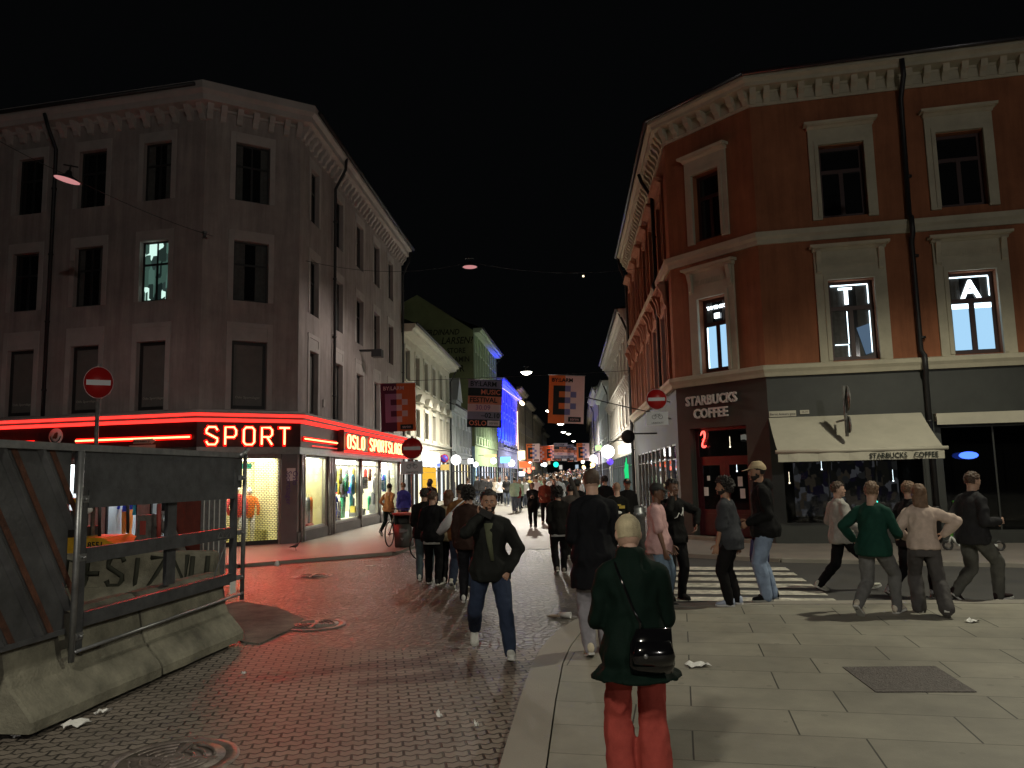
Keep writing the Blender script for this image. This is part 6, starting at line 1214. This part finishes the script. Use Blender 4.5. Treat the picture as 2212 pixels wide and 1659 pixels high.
# 3 phone man
t,q=person('bearded person in dark jacket and blue jeans walking closer with phone at mouth',-.28,8.6,180,1.76,0,
  feet=[(-.20,.22,.082,6,-6),(.20,-.36,.21,-52,6)],hands=[(-.20,.10,.90,0,-1,0,1,0,0),(.10,.19,1.475,-.3,-.6,.5,1,0,.2)],elb=[(-.9,-.5,-.2),(.75,.1,-.9)],lean=4,hp=2,hy=-4,skin='tan',hair='short',hc='dark',beard=True,
  tc=(.022,.024,.022),te=.03,bc=(.028,.04,.075),be=.014,sc=(.62,.62,.58),bulk=.98,curl=.7,pz=.505*1.76)
b=MB(); b.loft([((-.03,.17,1.0),(.02,0,0),(0,.012,0)),((.0,.168,1.2),(.03,0,0),(0,.012,0)),((.01,.155,1.40),(.05,0,0),(0,.012,0))],n=10); b.build('inner_shirt',mat('olive_shirt',(.08,.09,.05),.85,.15),t)
ph=thing('phone','slim dark phone held at the mouth of the bearded walking person','phone',(-.28,8.6,0),R(180)); b=MB(Matrix.Translation((.03,.215,1.505))@Matrix.Rotation(R(-28),4,'Y')@Matrix.Rotation(R(15),4,'Z')); b.box(-.075,.075,-.005,.005,-.036,.036); b.build('case',m_black,ph)
# 4 couple in black, brown jacket man and beige coat woman
person('person from behind in black jacket over white shirt, right of the standing pair',-1.50,14.15,8,1.63,0,feet=[(-.10,.10,.075,-4,-8),(.11,-.06,.075,0,12)],hair='short',hc='brown',tc=(.010,.010,.012),te=.03,bc=(.012,.012,.014),undertee=(.6,.6,.6),sc=(.03,.03,.03),hands=[(-.16,.22,.98),(.16,.22,.98)],bulk=.98,hy=30,vox=1.2)
person('dark haired person in black with grey blue trousers at the left of the standing pair',-1.72,14.75,5,1.68,0,hair='short',tc=(.015,.013,.014),te=.028,bc=(.09,.12,.14),hands=[(-.16,.22,1.0),(.16,.22,1.0)],vox=1.2)
t,q=person('person in a brown corduroy jacket and dark cap with two cloth bags',-.95,13.65,14,1.74,0,feet=[(-.12,-.16,.13,-40,-8),(.09,.08,.08,0,8)],hair='capwhite',hc='lightbrown',top='jacket',tc=(.24,.115,.045),te=.03,bc=(.03,.04,.07),be=.02,sc=(.6,.58,.5),hy=50,hp=10,vox=1.15)
def softbag(label,par,pos,pts,mc,strap):
    o=thing('cloth_bag',label,'bag',(-.95,13.65,0),-R(14)); b=MB(); b.loft(pts,n=16); b.build('bag',mc,o); b=MB(); b.tube(strap,.012,6); b.build('strap',mc,o)
softbag('white crossbody cloth bag across the back of the brown jacket person',t,0,[((-.30,-.12,.92),(.05,0,.02),(0,.04,0)),((-.27,-.16,1.0),(.13,0,.04),(0,.06,0)),((-.20,-.17,1.15),(.10,0,.03),(0,.055,0)),((-.12,-.16,1.3),(.03,0,0),(0,.02,0))],mat('white_canvas',(.60,.6,.64),.85,.1,5,.2),[(-.12,-.16,1.3),(0,-.13,1.42),(.08,0,1.5)])
softbag('cream tote bag with a dark print hanging on the brown jacket person',t,0,[((.12,-.17,.80),(.13,0,0),(0,.05,0)),((.13,-.19,.9),(.15,0,0),(0,.06,0)),((.13,-.17,1.12),(.11,0,0),(0,.03,0))],mat('cream_canvas',(.62,.58,.45),.85,.1,5,.2),[(.06,-.16,1.1),(.10,-.14,1.4),(.13,-.02,1.48),(.16,.1,1.35)])
person('person with brown hair in a long beige coat left of the brown jacket person',-1.22,14.3,10,1.64,0,hair='long',hc='auburn',female=True,top='coat',th=.46,te=.025,tc=(.45,.37,.24),bc=(.012,.012,.014),sc=(.55,.52,.5),vox=1.25)
person('dark haired person in a brown black coat hidden behind the phone caller',-.72,12.1,5,1.72,0,hair='curly',hc='dark',tc=(.035,.018,.014),te=.03,bc=(.02,.02,.025),vox=1.25)
person('person in a thin orange brown top and dark leggings walking past the shop window',-4.15,25.6,25,1.66,.05,feet=wk(1.66,1.,'R'),hair='short',top='sweater',tc=(.46,.22,.09),te=.008,bc=(.008,.02,.018),be=.004,sc=(.06,.03,.02),hands=[(-.2,.08,.95),(.19,.0,.92)],lean=5,vox=1.5)
person('person in a blue jacket at the end of the sport shop window',-3.75,26.3,-30,1.68,.05,hair='short',hc='lightbrown',tc=(.06,.06,.32),te=.028,bc=(.08,.03,.03),be=.006,vox=1.5)
person('hooded person in dark clothes standing before the yellow panel',-2.85,26,10,1.7,.05,hair='beanie',top='hoodie',tc=(.02,.018,.018),te=.03,bc=(.02,.02,.025),vox=1.6)
person('dark haired person with a maroon scarf facing left before the yellow panel',-2.95,27.4,200,1.78,.05,hair='short',tc=(.03,.012,.014),te=.03,bc=(.02,.02,.025),vox=1.6,skin='tan')
person('person in black walking toward the viewer down the street holding a lit phone',.66,28.5,182,1.62,0,feet=wk(1.62,.7,'L'),hair='short',hc='auburn',tc=(.012,.010,.010),te=.028,bc=(.01,.01,.012),hands=[(-.06,.26,1.12),(.07,.26,1.12)],hp=12,skin='tan',vox=1.6,sc=(.1,.1,.1))
ph=thing('phone','lit phone in the hands of the person in black in the street','phone',(.66,28.5,0),R(178)); b=MB(); b.box(-.035,.035,.30,.31,1.13,1.27); b.build('case',m_black,ph); b=MB(); b.box(-.032,.032,.288,.299,1.135,1.265); b.build('screen',emis('phone_screen',(1,.9,.85),5.),ph)
person('person in a rust red jacket a step behind the person with the lit phone',1.22,31.2,185,1.75,0,feet=wk(1.75,.8,'R'),hair='cap',hc='dark',tc=(.17,.035,.02),te=.03,bc=(.015,.012,.012),hands=[(-.1,.22,1.1),(.16,.2,1.0)],skin='tan',vox=1.6,sc=(.6,.5,.45))
person('slim long haired person all in black walking toward the viewer, right of the lit phone',1.80,35.3,175,1.70,0,feet=wk(1.7,.6,'L'),hair='long',hc='dark',female=True,tc=(.010,.009,.009),te=.015,bc=(.01,.01,.011),hands=[(-.14,.2,1.1),(.1,.18,1.2)],vox=1.7)
person('person in black bomber jacket with white shirt hem walking left of the long coat',.86,15.3,-4,1.63,0,feet=[(-.08,-.12,.10,-30,-6),(.09,.10,.075,0,10)],hair='curly',hc='dark',tc=(.013,.012,.011),te=.032,bc=(.011,.011,.012),undertee=(.6,.6,.6),sc=(.25,.22,.19),hands=[(-.15,.2,.95),(.16,.2,.95)],vox=1.2,bulk=1.0)
person('person in a black hooded coat ahead of the bomber jacket',1.55,19.3,5,1.75,0,hair='beanie',top='coat',th=.45,tc=(.010,.010,.012),te=.032,bc=(.012,.012,.014),vox=1.5,skin='tan')
person('person in a grey brown jacket raising one arm ahead of the bomber jacket',1.28,17.7,0,1.66,0,hair='short',hc='dark',tc=(.07,.06,.055),te=.028,bc=(.02,.02,.02),hands=[(-.2,.1,.8),(.0,.1,1.85)],elb=[(-.8,-.4,-.3),(.9,0,.2)],vox=1.5)
t,q=person('bald person in a black shirt with yellow and white print on the back',2.13,16.1,-5,1.70,0,hair='bald',top='tee',tc=(.012,.012,.011),te=.016,tsl=.75,bc=(.02,.02,.022),vox=1.3,hands=[(-.16,.2,1.0),(.16,.2,1.0)])
b=MB(); b.box(-.14,.04,-.135,-.128,1.24,1.28); b.box(.0,.12,-.135,-.128,1.19,1.25); b.build('yellow_print',mat('yellow_print',(.5,.36,.06),.8,0,bump=0),t); b=MB(); b.ball((-.02,-.13,1.11),(.08,.008,.035),10); b.build('white_print',m_white,t)
person('person in black with a dark cap turned back behind the bald person',2.75,19,175,1.74,0,hair='capwhite',tc=(.015,.014,.014),te=.03,bc=(.02,.02,.022),vox=1.5,skin='tan')
person('black haired person in a black coat before the green poster',2.75,23.5,0,1.80,0,hair='afro',tc=(.012,.012,.014),te=.03,bc=(.02,.02,.022),vox=1.6)
# right hand group
t,q=person('smiling person in a pale pink t-shirt, black cap and light jeans',2.05,11.2,105,1.73,-.01,feet=[(-.10,.06,.08,0,-10),(.11,-.04,.08,0,14)],hair='capwhite',hc='dark',skin='brown',top='tee',tsl=.85,tc=(.58,.36,.36),te=.028,bc=(.17,.24,.33),be=.022,sc=(.03,.03,.03),hands=[(-.24,.16,.84),(.23,.10,.80)],lean=-3,hp=6,hy=5)
t,q=person('person in a black printed sweater with a hand raised to the cheek',2.42,12.0,165,1.77,-.01,hair='afro',skin='brown',top='sweater',tc=(.012,.012,.012),te=.026,bc=(.012,.012,.013),be=.012,sc=(.015,.015,.015),soc=(.02,.02,.02),hands=[(-.34,.10,1.10),(.08,.17,1.52,.3,-.9,.3,1,0,.4)],elb=[(-.9,-.3,-.2),(.6,.6,-.8)],hy=-12,vox=1.05)
b=MB(); b.tube([(-.1,.165,1.33),(-.07,.17,1.26),(-.03,.172,1.3),(.0,.172,1.24),(.05,.17,1.22)],.008,5); b.tube([(-.1,.165,1.38),(-.1,.168,1.25)],.008,5); b.build('white_print',m_white,t)
person('curly haired bearded person in a dark grey t-shirt and black joggers facing left',3.04,11.1,-62,1.74,.034,feet=[(-.11,.03,.08,0,-12),(.12,-.03,.08,0,12)],hair='curly',hc='dark',skin='tan',beard=True,top='tee',tsl=.95,tc=(.045,.048,.055),te=.032,bc=(.014,.013,.014),be=.014,sc=(.42,.48,.62),soc=(.6,.6,.6),hands=[(-.19,.14,.84),(.22,-.06,.84)],hy=-14)
t,q=person('tall bearded person in a tan cap, black hooded jacket and light blue jeans',3.66,11.45,-80,1.96,.034,feet=[(-.12,.05,.09,0,-10),(.13,-.07,.09,0,14)],hair='cap',hc='dark',skin='tan',beard=True,top='hoodie',tc=(.014,.014,.015),te=.034,bc=(.24,.31,.44),be=.024,sc=(.012,.012,.012),soc=(.35,.35,.33),hands=[(-.17,.24,1.12),(.20,.20,1.10)],bulk=.98,hp=4)
bg_=thing('shopping_bag','dark violet bag hanging behind the knees of the person in light jeans','bag',(3.62,11.66,.034),0); b=MB(); b.loft([((0,0,.52),(.14,0,0),(0,.03,0)),((0,0,.62),(.15,0,0),(0,.05,0)),((0,0,.84),(.12,0,0),(0,.03,0)),((0,0,.95),(.02,0,0),(0,.015,0))],n=14); b.build('bag',mat('violet_bag',(.035,.03,.12),.6,.1),bg_); b=MB(); b.tube([(0,0,.94),(-.05,-.05,1.1)],.006,4); b.build('handle',m_black,bg_)
person('person in a light grey jacket and glasses striding right over the crossing',5.23,12.55,82,1.76,-.01,feet=[(-.07,-.38,.10,-24,-6),(.07,.36,.085,14,4)],pz=.475*1.76,hair='short',hc='brown',skin='light',tc=(.33,.32,.30),te=.034,bc=(.013,.013,.015),be=.010,sc=(.62,.62,.55),hands=[(-.20,.18,.95),(.24,.16,.96)],elb=[(-.8,-.6,-.3),(.7,-.9,-.2)],lean=-3,hy=28,bulk=.97)
person('short haired person in a dark green sweater and grey trousers walking away',4.66,10.15,48,1.74,.034,feet=[(-.13,-.33,.16,-38,-6),(.10,.26,.082,8,6)],pz=.48*1.74,px=-.03,hair='short',hc='lightbrown',top='sweater',tc=(.010,.05,.036),te=.026,bc=(.15,.15,.15),be=.013,sc=(.62,.56,.47),hands=[(-.36,.16,.92),(.16,.34,.98)],elb=[(-.8,-.3,-.6),(.5,-.8,-.3)],lean=4,hp=6,hy=-10,bulk=1.0)
person('long haired person in a cream jacket with a hand on the hip',5.28,10.15,20,1.67,.034,feet=[(-.09,.12,.078,0,-6),(.16,-.28,.12,-28,8)],pz=.49*1.67,hair='long',hc='lightbrown',female=True,top='crop',tc=(.55,.44,.38),te=.036,bc=(.085,.08,.08),be=.012,flare=.018,sc=(.4,.4,.4),hands=[(-.16,.22,.95),(.25,.06,1.0)],elb=[(-.8,-.4,-.4),(1,-.3,.0)],bulk=1.0)
person('dark jacket person mostly hidden between the green sweater and the cream jacket',5.92,11.75,75,1.74,-.01,feet=[(-.07,-.36,.12,-30,-6),(.07,.30,.085,10,4)],pz=.485*1.74,hair='short',hc='lightbrown',tc=(.015,.015,.017),te=.03,bc=(.015,.015,.017),sc=(.6,.6,.6))
person('person in a dark padded jacket and grey trousers walking right near the picture edge',6.60,11.3,80,1.86,-.01,feet=[(-.07,-.30,.13,-34,-6),(.07,.28,.09,8,4)],pz=.49*1.86,hair='short',hc='brown',tc=(.028,.028,.031),te=.036,bc=(.105,.105,.095),be=.018,sc=(.03,.02,.02),hands=[(-.22,.12,.98),(.2,.26,1.12)],lean=3,hp=8)
# ---------------- crowd ----------------
protos=[]
cspec=[dict(hair='short',top='jacket',te=.03),dict(hair='long',female=True,top='coat',th=.46,te=.024,hc='auburn'),dict(hair='short',top='tee',tsl=.8,te=.02,hc='brown'),dict(hair='long',female=True,top='jacket',te=.02,hc='lightbrown'),dict(hair='beanie',top='hoodie',te=.03)]
words=[('black',(.014,.014,.016)),('white',(.75,.75,.75)),('grey blue',(.17,.2,.25)),('beige',(.42,.36,.28)),('dark red',(.2,.03,.03)),('pale green',(.35,.5,.36)),('yellow',(.35,.27,.05))]
kinds=['short haired person in a {} jacket','long haired person in a {} coat','person in a {} t-shirt','long haired person in a {} short jacket','person in a {} hooded top and beanie']
rc=random.Random(11); cg='people crowding the far street'
for i,s in enumerate(cspec):
    for ph_ in (0,1):
        hgt=1.76 if not s.get('female') else 1.67
        t,q=person('x',0,30+i,180,hgt,0,feet=wk(hgt,.7 if ph_ else .25,'LR'[i%2]),vox=1,crowd=True,bc=(.02,.02,.025) if (i+ph_)%2 else (.10,.12,.16),hands=[(-.2,.12+.1*ph_,.9),(.14,.22,1.0+.1*ph_)],skin=('light','tan')[ph_],**s)
        protos.append((t,i))
used_=set()
def place(pi,x,y,az,ci,sc=1.,label=None,grp=cg):
    t,i=protos[pi]
    c=t if pi not in used_ else copytree(t); used_.add(pi)
    c.location=(x,y,rise(y)-.008); c.rotation_euler=(0,0,-R(az)); c.scale=(sc,sc,sc)
    w,colr=words[ci]
    for ch in c.children:
        if ch.name.split('.')[0] in('jacket','coat','t_shirt'):
            ch.material_slots[0].link='OBJECT'; ch.material_slots[0].material=mat('crowd_cloth_'+w,colr,.85,.15)
    tag(c,label or kinds[i].format(w)+' in the crowd far down the street','person',grp); return c
lst=[]
for i in range(112):
    y=38+ (i/112)**1.5*85+rc.uniform(-1,1); lo=-.2+(y-38)*.10; hi=4.0+(y-38)*.105; 
    x=rc.uniform(lo,hi); lst.append((x,y))
for i,(x,y) in enumerate(lst): place(i%10,x,y,rc.choice((0,180))+rc.uniform(-40,40),rc.choice((0,0,0,0,1,1,2,2,3,4,5)),rc.uniform(.93,1.06))
# small groups before the green house
for i,(px_,Y,pi,ci,az,lab) in enumerate(((1030,50,0,0,40,'leftmost dark dressed person before the green house'),(1041,49,9,0,0,'dark dressed person second from left before the green house'),(1056,47.5,4,0,-20,'dark dressed person bending over before the green house'),(1069,48.5,7,3,10,'long haired person in a beige jacket before the green house'),(1079,47,2,1,20,'person in a long white top before the green house'),(1094,46,4,0,180,'person in a black t-shirt facing the viewer before the green house'),(1010,42,5,1,30,'person in white beside the bicycles near the green gable'),(1144,50,6,6,170,'person in a yellow top behind the pair with the lit phone'),(1133,44,3,1,180,'person in a long white coat behind the pair with the lit phone'),(1160,43,7,5,10,'person in a pale green coat behind the pair with the lit phone'))):
    p=at(px_,1050,Y); place(pi,p.x,Y,az,ci,1.,lab,'people standing before the green house')
